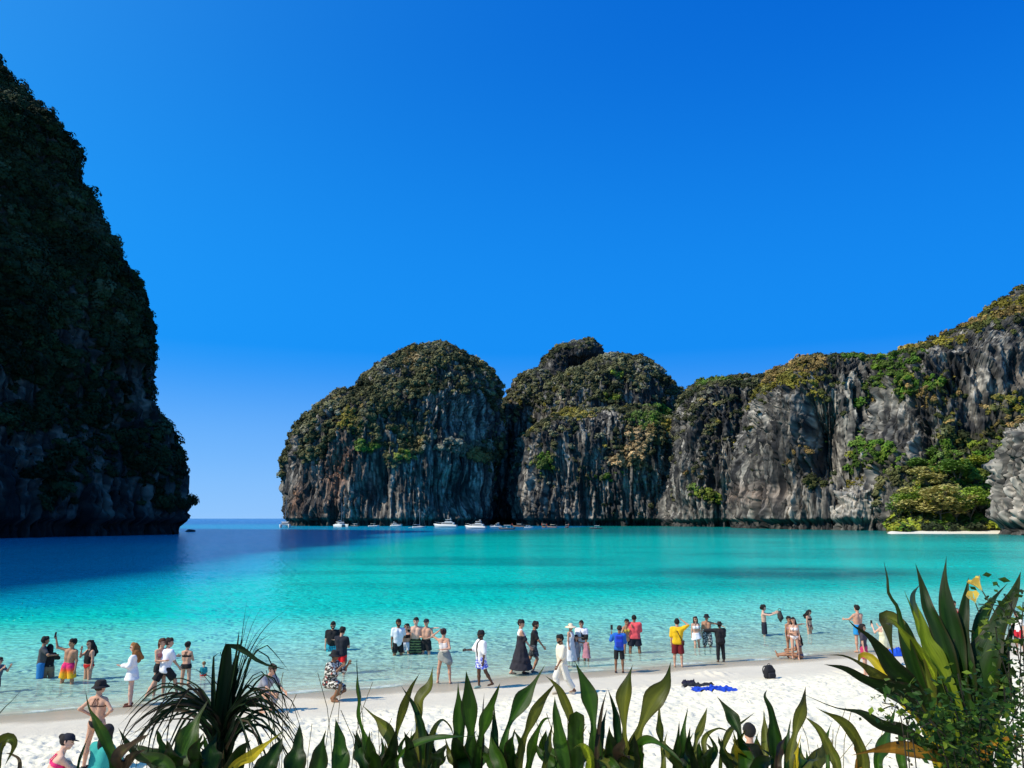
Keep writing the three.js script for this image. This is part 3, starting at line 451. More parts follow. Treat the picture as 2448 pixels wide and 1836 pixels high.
function boat(kind, label, px, py, wide, turn, depth, L) {
  const d = depth ?? depthOnSea(px, py), c = at(px, py, d), t = thing({ cat: 'catamaran', sail: 'sailing_boat', yacht: 'motor_yacht', big: 'motor_yacht', speed: 'speedboat', tail: 'longtail_boat' }[kind], label, kind === 'sail' || kind === 'cat' ? 'sailboat' : 'boat', [c.x, 0, -d], turn * Math.PI / 180);
  const len = L ?? wide * d / FPX, k = len / 12, R = Math.abs(Math.cos(turn * Math.PI / 180)) < 0.5 ? 1 : 1;
  const p = (n, g, m) => part(n, Array.isArray(g) ? merged(g) : g, m, t);
  if (kind === 'cat') {
    for (const s of [-1, 1]) p('hull', hull(len, len * 0.14, len * 0.15, 0.2, 0, s * len * 0.22), white);
    p('bridge_deck', box(len * 0.62, len * 0.07, len * 0.46, -len * 0.08, len * 0.15, 0), white);
    const cab = p('cabin', box(len * 0.36, len * 0.1, len * 0.36, -len * 0.04, len * 0.23, 0, 0.5), white); part('window', box(len * 0.37, len * 0.04, len * 0.365, -len * 0.04, len * 0.235, 0, 0.2), darkGlass, cab);
    p('roof', box(len * 0.4, len * 0.025, len * 0.4, -len * 0.12, len * 0.30, 0), offWhite);
    if (wide > 0) { p('mast', limb(V(len * 0.02, len * 0.28, 0), V(len * 0.02, len * 1.55, 0), 0.11, 0.07), metal); p('boom', limb(V(len * 0.02, len * 0.38, 0), V(-len * 0.36, len * 0.40, 0), 0.16, 0.14), blueCover); p('rigging', [limb(V(len * 0.02, len * 1.5, 0), V(len * 0.45, len * 0.15, 0), 0.025, 0.025, 4), limb(V(len * 0.02, len * 1.45, 0), V(-len * 0.15, len * 0.15, len * 0.26), 0.025, 0.025, 4), limb(V(len * 0.02, len * 1.45, 0), V(-len * 0.15, len * 0.15, -len * 0.26), 0.025, 0.025, 4)], metal); }
  } else if (kind === 'sail') {
    p('hull', hull(len, len * 0.28, len * 0.1, 0.35), white);
    const cab = p('cabin', box(len * 0.36, len * 0.06, len * 0.17, len * 0.02, len * 0.13, 0, 0.3), white); part('window', box(len * 0.3, len * 0.022, len * 0.175, len * 0.02, len * 0.135, 0, 0.05), darkGlass, cab);
    p('bimini', box(len * 0.2, len * 0.02, len * 0.24, -len * 0.28, len * 0.26, 0), offWhite);
    p('mast', limb(V(len * 0.08, len * 0.12, 0), V(len * 0.04, len * 1.5, 0), 0.12, 0.08), metal); p('boom', limb(V(len * 0.07, len * 0.24, 0), V(-len * 0.33, len * 0.25, 0), 0.17, 0.13), blueCover);
    p('rigging', [limb(V(len * 0.04, len * 1.48, 0), V(len * 0.53, len * 0.14, 0), 0.03, 0.03, 4), limb(V(len * 0.04, len * 1.48, 0), V(-len * 0.5, len * 0.1, 0), 0.03, 0.03, 4)], metal); p('dinghy', hull(len * 0.24, len * 0.1, len * 0.035, 0.3, -len * 0.68), offWhite);
  } else if (kind === 'yacht' || kind === 'big') {
    const b = kind === 'big';
    p('hull', hull(len, len * 0.27, len * 0.11, 0.5), white);
    const cab = p('cabin', box(len * 0.55, len * 0.1, len * 0.2, -len * 0.1, len * 0.16, 0, 0.3), white); part('window', box(len * 0.46, len * 0.04, len * 0.205, -len * 0.08, len * 0.175, 0, 0.1), darkGlass, cab);
    const fly = p('flybridge', box(len * 0.32, len * 0.05, len * 0.18, -len * 0.12, len * 0.235, 0, 0.2), white); part('windscreen', limb(V(len * 0.05, len * 0.25, -len * 0.07), V(len * 0.05, len * 0.25, len * 0.07), 0.25, 0.25, 5), darkGlass, fly);
    p('hardtop', box(len * 0.26, len * 0.018, len * 0.2, -len * 0.12, len * 0.33, 0), offWhite);
    for (const x of [-0.22, -0.02]) for (const z of [-0.08, 0.08]) p('roof_post', limb(V(len * x, len * 0.25, len * z), V(len * x, len * 0.33, len * z), 0.07, 0.07, 5), metal);
    p('radar_arch', [limb(V(-len * 0.2, len * 0.34, 0), V(-len * 0.2, len * (b ? 0.42 : 0.40), 0), 0.09, 0.06), box(0.9, 0.25, 0.9, -len * 0.2, len * 0.39, 0)], white);
    p('bow_rail', [limb(V(len * 0.15, len * 0.18, len * 0.1), V(len * 0.5, len * 0.24, len * 0.01), 0.04, 0.04, 4), limb(V(len * 0.15, len * 0.18, -len * 0.1), V(len * 0.5, len * 0.24, -len * 0.01), 0.04, 0.04, 4)], metal);
  } else if (kind === 'speed') {
    const dark = /dark/.test(label);
    p('hull', hull(len, len * 0.27, len * 0.09, 0.6), dark ? darkHull : white);
    p('console', box(len * 0.1, len * 0.1, len * 0.13, 0, len * 0.13, 0, 0.1), white); p('windscreen', box(len * 0.02, len * 0.06, len * 0.14, len * 0.07, len * 0.17, 0, 0.02), darkGlass);
    p('canopy', box(len * 0.46, len * 0.025, len * 0.24, -len * 0.06, len * 0.27, 0), /tan/.test(label) ? tanRoof : offWhite);
    for (const x of [-0.26, 0.12]) for (const z of [-0.1, 0.1]) p('canopy_post', limb(V(len * x, len * 0.08, len * z), V(len * x, len * 0.27, len * z), 0.06, 0.06, 5), metal);
    for (const z of [-0.05, 0.05]) p('outboard_motor', box(len * 0.05, len * 0.13, len * 0.05, -len * 0.52, len * 0.08, len * z, 0.1), darkHull);
  } else {
    p('hull', hull(len, len * 0.15, len * 0.05, 0.9), woodHull);
    p('prow', [limb(V(len * 0.46, len * 0.05, 0), V(len * 0.55, len * 0.15, 0), 0.2, 0.14), limb(V(len * 0.55, len * 0.15, 0), V(len * 0.60, len * 0.28, 0), 0.14, 0.06)], woodHull);
    p('ribbon', limb(V(len * 0.555, len * 0.16, 0), V(len * 0.58, len * 0.22, 0), 0.28, 0.22), redCloth);
    p('canopy', box(len * 0.4, len * 0.02, len * 0.16, -len * 0.06, len * 0.2, 0), /white/.test(label) ? offWhite : tanRoof);
    for (const x of [-0.24, 0.12]) for (const z of [-0.06, 0.06]) p('canopy_post', limb(V(len * x, len * 0.04, len * z), V(len * x, len * 0.2, len * z), 0.05, 0.05, 5), woodHull);
    p('tail_motor', [box(len * 0.06, len * 0.07, len * 0.06, -len * 0.46, len * 0.14, 0), limb(V(-len * 0.48, len * 0.13, 0), V(-len * 0.8, 0, 0), 0.06, 0.04)], darkHull);
  }
  return t;
}
boat('cat', 'white sailing catamaran bow-on off the left foot of the dome', 681, 1261, 1, -76, 438, 10.5);
boat('cat', 'white catamaran with a flat roof moored by the dome, second boat from the left', 815, 1259, 1, -50, 470, 9.5);
boat('speed', 'small dark hulled speedboat close under the dome cliff', 848, 1255, 13, 160, 500, 6);
boat('speed', 'low speedboat with a tan canopy under the dome', 893, 1257, 25, 8, 488);
boat('yacht', 'white cabin boat lying close under the pale streaked foot of the dome', 947, 1256, 27, 4, 496);
boat('sail', 'white sailing yacht with a tall bare mast in front of the dome', 1001, 1262, 30, 12, 420);
boat('yacht', 'long sleek white motor yacht pointing left below the dome', 1066, 1260, 54, 172, 445);
boat('big', 'largest white motor yacht with tall upper deck, off the cleft', 1138, 1264, 50, 165, 390);
boat('big', 'white cabin cruiser just right of the largest yacht', 1186, 1262, 28, 200, 430);
boat('speed', 'dark hulled speedboat with white canopy by the cabin cruiser', 1211, 1266, 36, 170, 360);
boat('tail', 'small longtail boat with white canopy in the mouth of the cleft', 1240, 1258, 9, 150, 480, 8);
boat('speed', 'white speedboat with a tall canopy before the fluted wall', 1264, 1262, 22, 10, 420);
boat('tail', 'wooden longtail boat end-on, first of the small ones below the fluted wall', 1300, 1261, 9, 100, 440, 9);
boat('tail', 'wooden longtail boat turned to the left with its prow up below the fluted wall', 1320, 1261, 9, 130, 440, 8);
boat('tail', 'tiny longtail boat on its own below the middle of the fluted wall', 1356, 1262, 8, 75, 430, 8);
boat('speed', 'dark long open speedboat farthest right among the moored boats', 1425, 1265, 27, 176, 380);
{ // a rock awash off the headland, and a channel marker
  const g = new THREE.IcosahedronGeometry(1, 4), p = g.attributes.position; for (let i = 0; i < p.count; i++) { const x = p.getX(i), y = p.getY(i), z = p.getZ(i), k = 1 + 0.35 * noise(x * 1.7, y * 1.7, z * 1.7) + 0.15 * noise(x * 5, y * 5, z * 5); p.setXYZ(i, x * k * 1.9, y * k * 0.7, z * k * 1.2); } g.computeVertexNormals();
  const c = at(455, 1270, 300), m = part('rock', g, std([0.05, 0.05, 0.05], 0.9), scene); m.position.set(c.x, 0.1, c.z); tag(m, 'low dark rock awash beside the foot of the left headland', 'rock');
}
// ------------------------------------------------------------------ people
// A field on a grid, built up from round cones and meshed with surface nets.
function netMesh(prims, cell, k, clips = [], bump = 0) {
  const lo = [1e9, 1e9, 1e9], hi = [-1e9, -1e9, -1e9];
  for (const q of prims) for (let c = 0; c < 3; c++) { lo[c] = Math.min(lo[c], q[c] - q[6], q[c + 3] - q[7]); hi[c] = Math.max(hi[c], q[c] + q[6], q[c + 3] + q[7]); }
  const m = cell * 2.5, n = [0, 1, 2].map((c) => Math.ceil((hi[c] - lo[c] + 2 * m) / cell) + 1), F = new Float32Array(n[0] * n[1] * n[2]).fill(0.15), o = lo.map((v) => v - m), M = Math.max(0.05, k * 1.2);
  for (const q of prims) {
    const [ax, ay, az, bx, by, bz, ra, rb] = q, dx = bx - ax, dy = by - ay, dz = bz - az, L = dx * dx + dy * dy + dz * dz || 1e-9, r = Math.max(ra, rb) + M;
    const i0 = [0, 1, 2].map((c) => Math.max(0, Math.floor((Math.min(q[c], q[c + 3]) - r - o[c]) / cell))), i1 = [0, 1, 2].map((c) => Math.min(n[c] - 1, Math.ceil((Math.max(q[c], q[c + 3]) + r - o[c]) / cell)));
    for (let z = i0[2]; z <= i1[2]; z++) for (let y = i0[1]; y <= i1[1]; y++) for (let x = i0[0]; x <= i1[0]; x++) {
      const px = o[0] + x * cell - ax, py = o[1] + y * cell - ay, pz = o[2] + z * cell - az; let t = (px * dx + py * dy + pz * dz) / L; t = t < 0 ? 0 : t > 1 ? 1 : t;
      const ex = px - dx * t, ey = py - dy * t, ez = pz - dz * t, d = Math.sqrt(ex * ex + ey * ey + ez * ez) - (ra + (rb - ra) * t), id = (z * n[1] + y) * n[0] + x, f = F[id], h = Math.max(k - Math.abs(f - d), 0) / k;
      F[id] = Math.min(f, d) - h * h * k * 0.25;
    }
  }
  if (clips.length || bump) for (let z = 0, id = 0; z < n[2]; z++) for (let y = 0; y < n[1]; y++) for (let x = 0; x < n[0]; x++, id++) {
    if (F[id] > 0.1) continue; const p = [o[0] + x * cell, o[1] + y * cell, o[2] + z * cell];
    if (bump) F[id] += bump * noise(p[0] * 9, p[1] * 7, p[2] * 9);
    for (const c of clips) { const d = c(p[0], p[1], p[2]); if (d > F[id]) F[id] = d; }
  }
  const pos = [], idx = [], at3 = new Int32Array(F.length).fill(-1), st = [1, n[0], n[0] * n[1]];
  for (let z = 0; z < n[2] - 1; z++) for (let y = 0; y < n[1] - 1; y++) for (let x = 0; x < n[0] - 1; x++) {
    const id = z * st[2] + y * st[1] + x; let mask = 0, sx = 0, sy = 0, sz = 0, cnt = 0; const v = [];
    for (let c = 0; c < 8; c++) { const f = F[id + (c & 1) + (c >> 1 & 1) * st[1] + (c >> 2) * st[2]]; v.push(f); if (f < 0) mask |= 1 << c; }
    if (mask === 0 || mask === 255) continue;
    for (let a = 0; a < 8; a++) for (let e = 0; e < 3; e++) { const b = a | 1 << e; if (b === a) continue; if ((v[a] < 0) !== (v[b] < 0)) { const t = v[a] / (v[a] - v[b]); sx += (a & 1) + (e === 0 ? t : 0); sy += (a >> 1 & 1) + (e === 1 ? t : 0); sz += (a >> 2) + (e === 2 ? t : 0); cnt++; } }
    at3[id] = pos.length / 3; pos.push(o[0] + (x + sx / cnt) * cell, o[1] + (y + sy / cnt) * cell, o[2] + (z + sz / cnt) * cell);
  }
  for (let z = 1; z < n[2] - 1; z++) for (let y = 1; y < n[1] - 1; y++) for (let x = 1; x < n[0] - 1; x++) {
    const id = z * st[2] + y * st[1] + x, a = F[id] < 0;
    for (let e = 0; e < 3; e++) {
      if (a === F[id + st[e]] < 0) continue; const u = st[(e + 1) % 3], w = st[(e + 2) % 3], A = at3[id], B = at3[id - u], C = at3[id - u - w], D = at3[id - w];
      if (A < 0 || B < 0 || C < 0 || D < 0) continue;
      if (a) idx.push(A, B, C, A, C, D); else idx.push(A, C, B, A, D, C);
    }
  }
  return [pos, idx];
}
const toGeo = ([pos, idx], colour) => { const col = new Float32Array(pos.length); for (let i = 0; i < pos.length; i += 3) col.set(colour(pos[i], pos[i + 1], pos[i + 2]), i); return geom(pos, idx, col); };
const R1 = (x, y, z, r) => [x, y, z, x, y, z, r, r];
const headNet = netMesh([[0, 0.025, -0.022, 0, 0.032, 0.012, 0.091, 0.09], [0, -0.02, 0.022, 0, -0.05, 0.034, 0.07, 0.056], R1(0, -0.086, 0.052, 0.03), R1(0.034, -0.062, 0.02, 0.04), R1(-0.034, -0.062, 0.02, 0.04), [0, 0.008, 0.09, 0, -0.022, 0.108, 0.011, 0.015], [-0.034, 0.031, 0.078, 0.034, 0.031, 0.078, 0.016, 0.016], [0.088, 0.016, -0.01, 0.087, -0.025, -0.004, 0.016, 0.012], [-0.088, 0.016, -0.01, -0.087, -0.025, -0.004, 0.016, 0.012], [-0.018, -0.053, 0.088, 0.018, -0.053, 0.088, 0.01, 0.01], [0, -0.06, -0.02, 0, -0.17, -0.028, 0.052, 0.052]], 0.0075, 0.02);
const handNet = netMesh([[0, 0.01, 0, 0, -0.03, 0, 0.026, 0.022], [0, -0.03, 0.017, 0, -0.085, 0.022, 0.016, 0.013], [0, -0.03, -0.014, 0, -0.083, -0.022, 0.016, 0.013],
  ...[[0.029, 0.062], [0.0095, 0.076], [-0.0105, 0.071], [-0.03, 0.055]].flatMap(([z, l]) => [[0, -0.085, z * 0.85, -0.008, -0.085 - l * 0.55, z, 0.0095, 0.0085], [-0.008, -0.085 - l * 0.55, z, -0.026, -0.085 - l, z, 0.0085, 0.0075]]), [0, -0.035, 0.024, -0.008, -0.062, 0.049, 0.012, 0.011], [-0.008, -0.062, 0.049, -0.014, -0.094, 0.056, 0.0105, 0.0085]], 0.007, 0.006);
const capClip = (x, y, z) => Math.min(0.052 - y, Math.max(z - 0.018 - Math.max(0, y) * 0.35, -0.065 - y));
const SCALP = [[0, 0.03, -0.028, 0, 0.04, 0.012, 0.104, 0.1]];
const hairNets = {
  buzz: netMesh([[0, 0.028, -0.024, 0, 0.034, 0.01, 0.0955, 0.094]], 0.009, 0.02, [capClip]),
  short: netMesh([...SCALP, R1(0.02, 0.1, 0.05, 0.04), R1(-0.03, 0.1, 0.04, 0.04), R1(0, 0.09, -0.05, 0.06)], 0.009, 0.03, [capClip], 0.012),
  curly: netMesh([[0, 0.035, -0.03, 0, 0.05, 0.012, 0.118, 0.11]], 0.01, 0.03, [capClip], 0.03),
  bun: netMesh([...SCALP, R1(0, 0.075, -0.12, 0.045)], 0.009, 0.02, [capClip], 0.006),
  pony: netMesh([...SCALP, [0, 0.03, -0.115, 0.01, -0.08, -0.135, 0.035, 0.036], [0.01, -0.08, -0.135, 0, -0.24, -0.12, 0.036, 0.018]], 0.009, 0.02, [(x, y, z) => z < -0.095 ? -1 : capClip(x, y, z)], 0.008),
  long: netMesh([...SCALP, [0, 0, -0.06, 0, -0.16, -0.075, 0.085, 0.085], [0, -0.16, -0.075, 0, -0.33, -0.085, 0.085, 0.05], [0.07, 0.02, -0.02, 0.085, -0.17, -0.01, 0.04, 0.03], [-0.07, 0.02, -0.02, -0.085, -0.17, -0.01, 0.04, 0.03]], 0.011, 0.03, [(x, y, z) => y < -0.02 ? z - 0.03 : capClip(x, y, z)], 0.016),
  wavy: netMesh([...SCALP, [0, 0, -0.06, 0.03, -0.14, -0.1, 0.09, 0.1], [0.03, -0.14, -0.1, 0.02, -0.36, -0.15, 0.1, 0.06], [0.02, -0.1, -0.12, 0.0, -0.3, -0.24, 0.07, 0.04], [0.075, 0.02, -0.02, 0.09, -0.2, 0.0, 0.042, 0.03], [-0.075, 0.02, -0.02, -0.09, -0.2, 0.0, 0.042, 0.03]], 0.011, 0.03, [(x, y, z) => y < -0.02 ? z - 0.035 : capClip(x, y, z)], 0.03),
  beard: netMesh([R1(0, -0.085, 0.05, 0.042), [0.045, -0.04, 0.02, 0.02, -0.075, 0.055, 0.042, 0.036], [-0.045, -0.04, 0.02, -0.02, -0.075, 0.055, 0.042, 0.036]], 0.008, 0.02, [(x, y, z) => Math.max(y + 0.028, Math.abs(x) < 0.024 && z > 0.08 && y > -0.064 ? 0.02 : -1)], 0.004),
};
const hairGeo = {}; for (const k in hairNets) hairGeo[k] = geom(hairNets[k][0], hairNets[k][1]);
const lathe = (pts, sx = 1, sz = 1) => { const g = new THREE.LatheGeometry(pts.map(([x, y]) => new THREE.Vector2(x, y)), 28); g.scale(sx, 1, sz); return g; };
const hatGeo = {
  bucket: lathe([[0.0, 0.145], [0.075, 0.142], [0.092, 0.13], [0.108, 0.055], [0.112, 0.045], [0.165, 0.005], [0.168, 0.0], [0.11, 0.04], [0.1, 0.05]], 1, 1.08),
  sun: lathe([[0.0, 0.16], [0.06, 0.155], [0.095, 0.125], [0.108, 0.055], [0.16, 0.045], [0.215, 0.02], [0.24, -0.005], [0.238, -0.012], [0.2, 0.015], [0.11, 0.042]], 1, 1.05),
  brim: lathe([[0.0, 0.15], [0.07, 0.148], [0.09, 0.13], [0.104, 0.055], [0.15, 0.05], [0.2, 0.045], [0.2, 0.04], [0.104, 0.045]], 1, 1.05),
  cap: (() => { const a = lathe([[0, 0.142], [0.05, 0.137], [0.085, 0.11], [0.105, 0.06], [0.108, 0.035], [0.1, 0.033]], 1, 1.08), s = new THREE.Shape(); s.absellipse(0, 0, 0.085, 0.1, 0, Math.PI, false); const v = new THREE.ExtrudeGeometry(s, { depth: 0.006, bevelEnabled: false }); v.rotateX(Math.PI / 2 + 0.12); v.translate(0, 0.045, 0.085); return merged([a, v]); })(),
};
const glassesGeo = merged([new RoundedBoxGeometry(0.058, 0.034, 0.012, 2, 0.005).translate(0.035, 0.008, 0.1), new RoundedBoxGeometry(0.058, 0.034, 0.012, 2, 0.005).translate(-0.035, 0.008, 0.1), new THREE.BoxGeometry(0.03, 0.006, 0.008).translate(0, 0.015, 0.104), new THREE.BoxGeometry(0.006, 0.008, 0.11).translate(0.08, 0.014, 0.045), new THREE.BoxGeometry(0.006, 0.008, 0.11).translate(-0.08, 0.014, 0.045)]);
const SKIN = { pale: [0.66, 0.40, 0.29], fair: [0.58, 0.32, 0.21], tan: [0.42, 0.21, 0.12], brown: [0.25, 0.12, 0.065], dark: [0.11, 0.055, 0.032] };
const cloth = {}; const clothMat = (hex) => cloth[hex] ??= new THREE.MeshStandardMaterial({ color: hex, roughness: 0.9 }), clothV = new THREE.MeshStandardMaterial({ vertexColors: true, roughness: 0.9, side: THREE.DoubleSide }), skinMat = new THREE.MeshPhysicalMaterial({ vertexColors: true, roughness: 0.62, specularIntensity: 0.5 }), lensMat = std([0.01, 0.01, 0.012], 0.2);
const ARM = { down: [0.16, -1, 0.02, 0.06, -1, 0.16], hip: [0.78, -0.72, -0.3, -0.72, -0.52, 0.42], phone: [0.25, -0.62, 0.7, -0.3, 0.72, 0.62], face: [0.42, -0.6, 0.6, -0.42, 0.9, 0.12], head: [0.8, 0.42, 0.15, -0.82, 0.6, -0.12], selfie: [0.75, 0.2, 0.5, 0.4, 0.9, 0.25], front: [0.12, -0.9, 0.35, -0.55, 0.05, 0.8], fwd: [0.1, -0.6, 0.75, 0, -0.1, 1], swing: [0.12, -0.9, 0.42, 0, -0.8, 0.6], back: [0.16, -0.92, -0.4, 0.05, -0.98, -0.1], out: [0.9, -0.3, 0.1, 0.9, -0.15, 0.3], hug: [0.5, -0.55, 0.6, -0.75, -0.15, 0.6], behind: [0.3, -0.9, -0.35, -0.8, -0.1, -0.35], shoulder: [0.95, -0.05, 0, 0.8, 0.1, 0.1], knee: [0.1, -0.75, 0.65, -0.1, -0.45, 0.85], prop: [0.15, -0.95, -0.2, 0.1, -0.95, -0.2] };
const LEG = { stand: [0.085, -1, 0.01, 0.03, -1, -0.03], wide: [0.2, -0.97, 0.02, 0.08, -0.99, -0.02], fwd: [0.03, -0.92, 0.38, 0, -0.99, -0.12], aft: [0.03, -0.95, -0.3, 0, -0.84, -0.54], bent: [0.05, -0.95, 0.3, 0, -0.93, -0.36], crouch: [0.16, -0.02, 1, 0.03, -0.88, -0.46], kneel: [0.12, -0.45, 0.9, 0, -0.5, -0.86], sit: [0.06, 0.1, 1, 0, -0.12, 1], kneesUp: [0.1, 0.62, 0.78, 0, -0.78, 0.62], lungeF: [0.05, -0.75, 0.66, 0, -0.96, 0.26], lungeB: [0.05, -0.92, -0.4, 0, -0.8, -0.6] };
const hands = {};
function person(s) {
  const fem = !!s.fem, b = s.build ?? 1, Q = new THREE.Quaternion().setFromEuler(new THREE.Euler((s.lean ?? 0) * Math.PI / 180, (s.twist ?? 0) * Math.PI / 180, (s.roll ?? 0) * Math.PI / 180, 'YXZ'));
  const v3 = (x, y, z) => new THREE.Vector3(x, y, z), J = {}, T = (x, y, z) => v3(x, y, z).applyQuaternion(Q), nz = (a, i, sx) => v3(a[i] * sx, a[i + 1], a[i + 2]).normalize();
  const P = { torso: [], hips: [], chest: [], neck: [], feet: [] }, prim = (set, a, c, ra, rb) => (P[set] ??= []).push([a.x, a.y, a.z, c.x, c.y, c.z, ra, rb ?? ra]);
  const wz = (fem ? 0.088 : 0.105) * b, hz = (fem ? 0.108 : 0.1) * b;
  for (const sx of [-1, 1]) {
    const kL = sx > 0 ? 'L' : 'R', leg = typeof (s['leg' + kL] ?? s.legs) === 'string' ? LEG[s['leg' + kL] ?? s.legs] : (s['leg' + kL] ?? LEG.stand), arm = typeof s['arm' + kL] === 'string' ? ARM[s['arm' + kL]] : (s['arm' + kL] ?? ARM.down);
    const hip = v3(0.088 * sx * (fem ? 1.05 : 1), -0.02, 0), knee = hip.clone().addScaledVector(nz(leg, 0, sx), 0.425), ank = knee.clone().addScaledVector(nz(leg, 3, sx), 0.41);
    prim('hips', v3(0.035 * sx, 0.05, 0), v3(0.07 * sx, -0.03, -0.012), hz, hz * 0.98);
    prim('thigh' + kL, hip, knee, (fem ? 0.083 : 0.08) * (0.4 + 0.6 * b), 0.053 * (0.6 + 0.4 * b)); prim('shin' + kL, knee, knee.clone().lerp(ank, 0.35), 0.05 * (0.7 + 0.3 * b), 0.053 * (0.7 + 0.3 * b)); prim('shin' + kL, knee.clone().lerp(ank, 0.35), ank, 0.053 * (0.7 + 0.3 * b), 0.032);
    const toe = s['foot' + kL] ?? s.feet ?? [0, -0.28, 1], td = nz(toe, 0, sx); prim('feet', ank.clone().addScaledVector(v3(0, -0.035, -0.03), 1), ank.clone().add(v3(0, -0.02, 0)).addScaledVector(td, 0.15), 0.036, 0.026);
    prim('torso', T(0.045 * sx, 0.1, 0), T(0.06 * sx, 0.24, 0.005), wz, wz * 1.02); prim('torso', T(0.06 * sx, 0.24, 0.005), T(0.085 * sx, 0.38, -0.005), wz * 1.02, (fem ? 0.095 : 0.112) * (0.5 + 0.5 * b));
    const shW = (fem ? 0.158 : 0.182) * (0.7 + 0.3 * b); prim('torso', T(0.03 * sx, 0.49, -0.02), T(shW * 0.92, 0.455, -0.015).multiply(v3(1, 1, 1)).clone(), 0.05, 0.052); P.torso.pop(); prim('torso', T(0.03 * sx, 0.485, -0.02), T(shW * 0.9 * sx, 0.452, -0.015), 0.052, 0.056);
    if (fem) prim('chest', T(0.068 * sx, 0.35, 0.06), T(0.07 * sx, 0.33, 0.075), 0.055, 0.052);
    const sh = T(shW * sx, 0.45, -0.012), el = sh.clone().addScaledVector(nz(arm, 0, sx), 0.28), wr = el.clone().addScaledVector(nz(arm, 3, sx), 0.245), ab = (fem ? 0.88 : 1) * (0.5 + 0.5 * b);
    prim('upper' + kL, sh, el, 0.05 * ab, 0.038 * ab); prim('fore' + kL, el, wr, 0.039 * ab, 0.026); Object.assign(J, { ['sh' + kL]: sh, ['el' + kL]: el, ['wr' + kL]: wr, ['knee' + kL]: knee, ['ank' + kL]: ank, ['hand' + kL]: wr.clone().addScaledVector(nz(arm, 3, sx), 0.11), ['fd' + kL]: nz(arm, 3, sx) });
  }
  if (s.belly) prim('torso', T(0, 0.16, 0.05), T(0, 0.24, 0.05), 0.11 * s.belly, 0.1 * s.belly);
  const hq = Q.clone().multiply(new THREE.Quaternion().setFromEuler(new THREE.Euler((s.nod ?? 0) * Math.PI / 180 - (s.lean ?? 0) * Math.PI / 360, (s.look ?? 0) * Math.PI / 180, (s.tilt ?? 0) * Math.PI / 180, 'YXZ'))), neck = T(0, 0.5, -0.015), hs = s.headSize ?? 1, hc = neck.clone().add(v3(0, 0.192 * hs, 0.022).applyQuaternion(Q.clone().slerp(hq, 0.6)));
  prim('neck', neck, neck.clone().lerp(hc, 0.5), 0.058, 0.05);
  let low = 1e9, high = -1e9; for (const k in P) for (const q of P[k]) low = Math.min(low, q[1] - q[6], q[4] - q[7]); high = hc.y + 0.122 * hs;
  const all = Object.values(P).flat(), skin = SKIN[s.skin ?? 'fair'], shade = (x, y, z) => { const k = 1 + 0.1 * noise(x * 6, y * 6, z * 6); return [skin[0] * k, skin[1] * k, skin[2] * k]; };
  const geos = [toGeo(netMesh(all, s.near ? 0.012 : 0.017, 0.032), shade)];
  const put = (net, m, colour) => { const pos = [], p = v3(); for (let i = 0; i < net[0].length; i += 3) { p.set(net[0][i], net[0][i + 1], net[0][i + 2]).applyMatrix4(m); pos.push(p.x, p.y, p.z); } const idx = m.determinant() < 0 ? net[1].map((v, i, a) => a[i - i % 3 + [0, 2, 1][i % 3]]) : net[1]; const col = new Float32Array(pos.length); for (let i = 0; i < pos.length; i += 3) col.set(colour(net[0][i], net[0][i + 1], net[0][i + 2]), i); return geom(pos, idx, col); };
  const HM = new THREE.Matrix4().compose(hc, hq, v3(hs, hs, hs)), hairCol = lin(s.hairColour ?? '#17110d'), lips = mix3(skin, [0.35, 0.06, 0.06], 0.5);
  geos.push(put(headNet, HM, (x, y, z) => { if (z > 0.06 && Math.hypot(Math.abs(x) - 0.034, (y - 0.006) * 1.5) < 0.014) return [0.03, 0.02, 0.018]; if (z > 0.06 && Math.abs(y - 0.031) < 0.007 && Math.abs(x) > 0.014 && Math.abs(x) < 0.055) return hairCol; if (z > 0.075 && Math.abs(y + 0.053) < 0.011 && Math.abs(x) < 0.024) return lips; return shade(x, y, z); }));
  for (const kL of ['L', 'R']) { const sx = kL === 'L' ? 1 : -1, dn = J['fd' + kL].clone().negate(), fz = v3(0, 0, 1).applyQuaternion(Q); if (Math.abs(fz.dot(dn)) > 0.85) fz.set(0, 1, 0); const xx = v3().crossVectors(dn, fz).normalize(), zz = v3().crossVectors(xx, dn); geos.push(put(handNet, new THREE.Matrix4().makeBasis(xx.clone().multiplyScalar(sx), dn, zz).setPosition(J['wr' + kL]), shade)); }
  const body = mergeGeometries(geos.map((g) => g));
  // stand it in the scene
  let x, z, y, depth;
  if (s.at3) { [x, z] = s.at3; depth = -z; y = groundBase(x, z) + (s.lift ?? 0); }
  else if (s.wet) { depth = depthOnSea(...s.p); const c = at(s.p[0], s.p[1], depth); x = c.x; z = -depth; y = groundBase(x, z); }
  else { let lo = 4, hi = 60; for (let i = 0; i < 40; i++) { const m = (lo + hi) / 2, c = at(s.p[0], s.p[1], m); if (c.y > groundBase(c.x, -m)) lo = m; else hi = m; } depth = lo; const c = at(s.p[0], s.p[1], depth); x = c.x; z = -depth; y = groundBase(x, z); }
  const tall = high - low, scale = s.H ? s.H / 1.75 : (at(s.p[0], s.top, depth).y - y) / tall;
  const t = thing('person', s.label, 'person', [x, y, z], (s.face ?? 0) * Math.PI / 180); t.scale.setScalar(scale);
  if (!s.quiet && (scale < 0.85 || scale > 1.08)) console.log('scale', scale.toFixed(2), s.label.slice(0, 40));
  const off = (g) => { g.translate(0, -low - (s.sink ?? 0), 0); return g; };
  part('body', off(body), skinMat, t);
  const hm = new THREE.Matrix4().makeTranslation(0, -low - (s.sink ?? 0), 0).multiply(HM), onHead = (name, g, m, mm) => { const o = part(name, g, m, t); (mm ? hm.clone().multiply(mm) : hm).decompose(o.position, o.quaternion, o.scale); return o; };
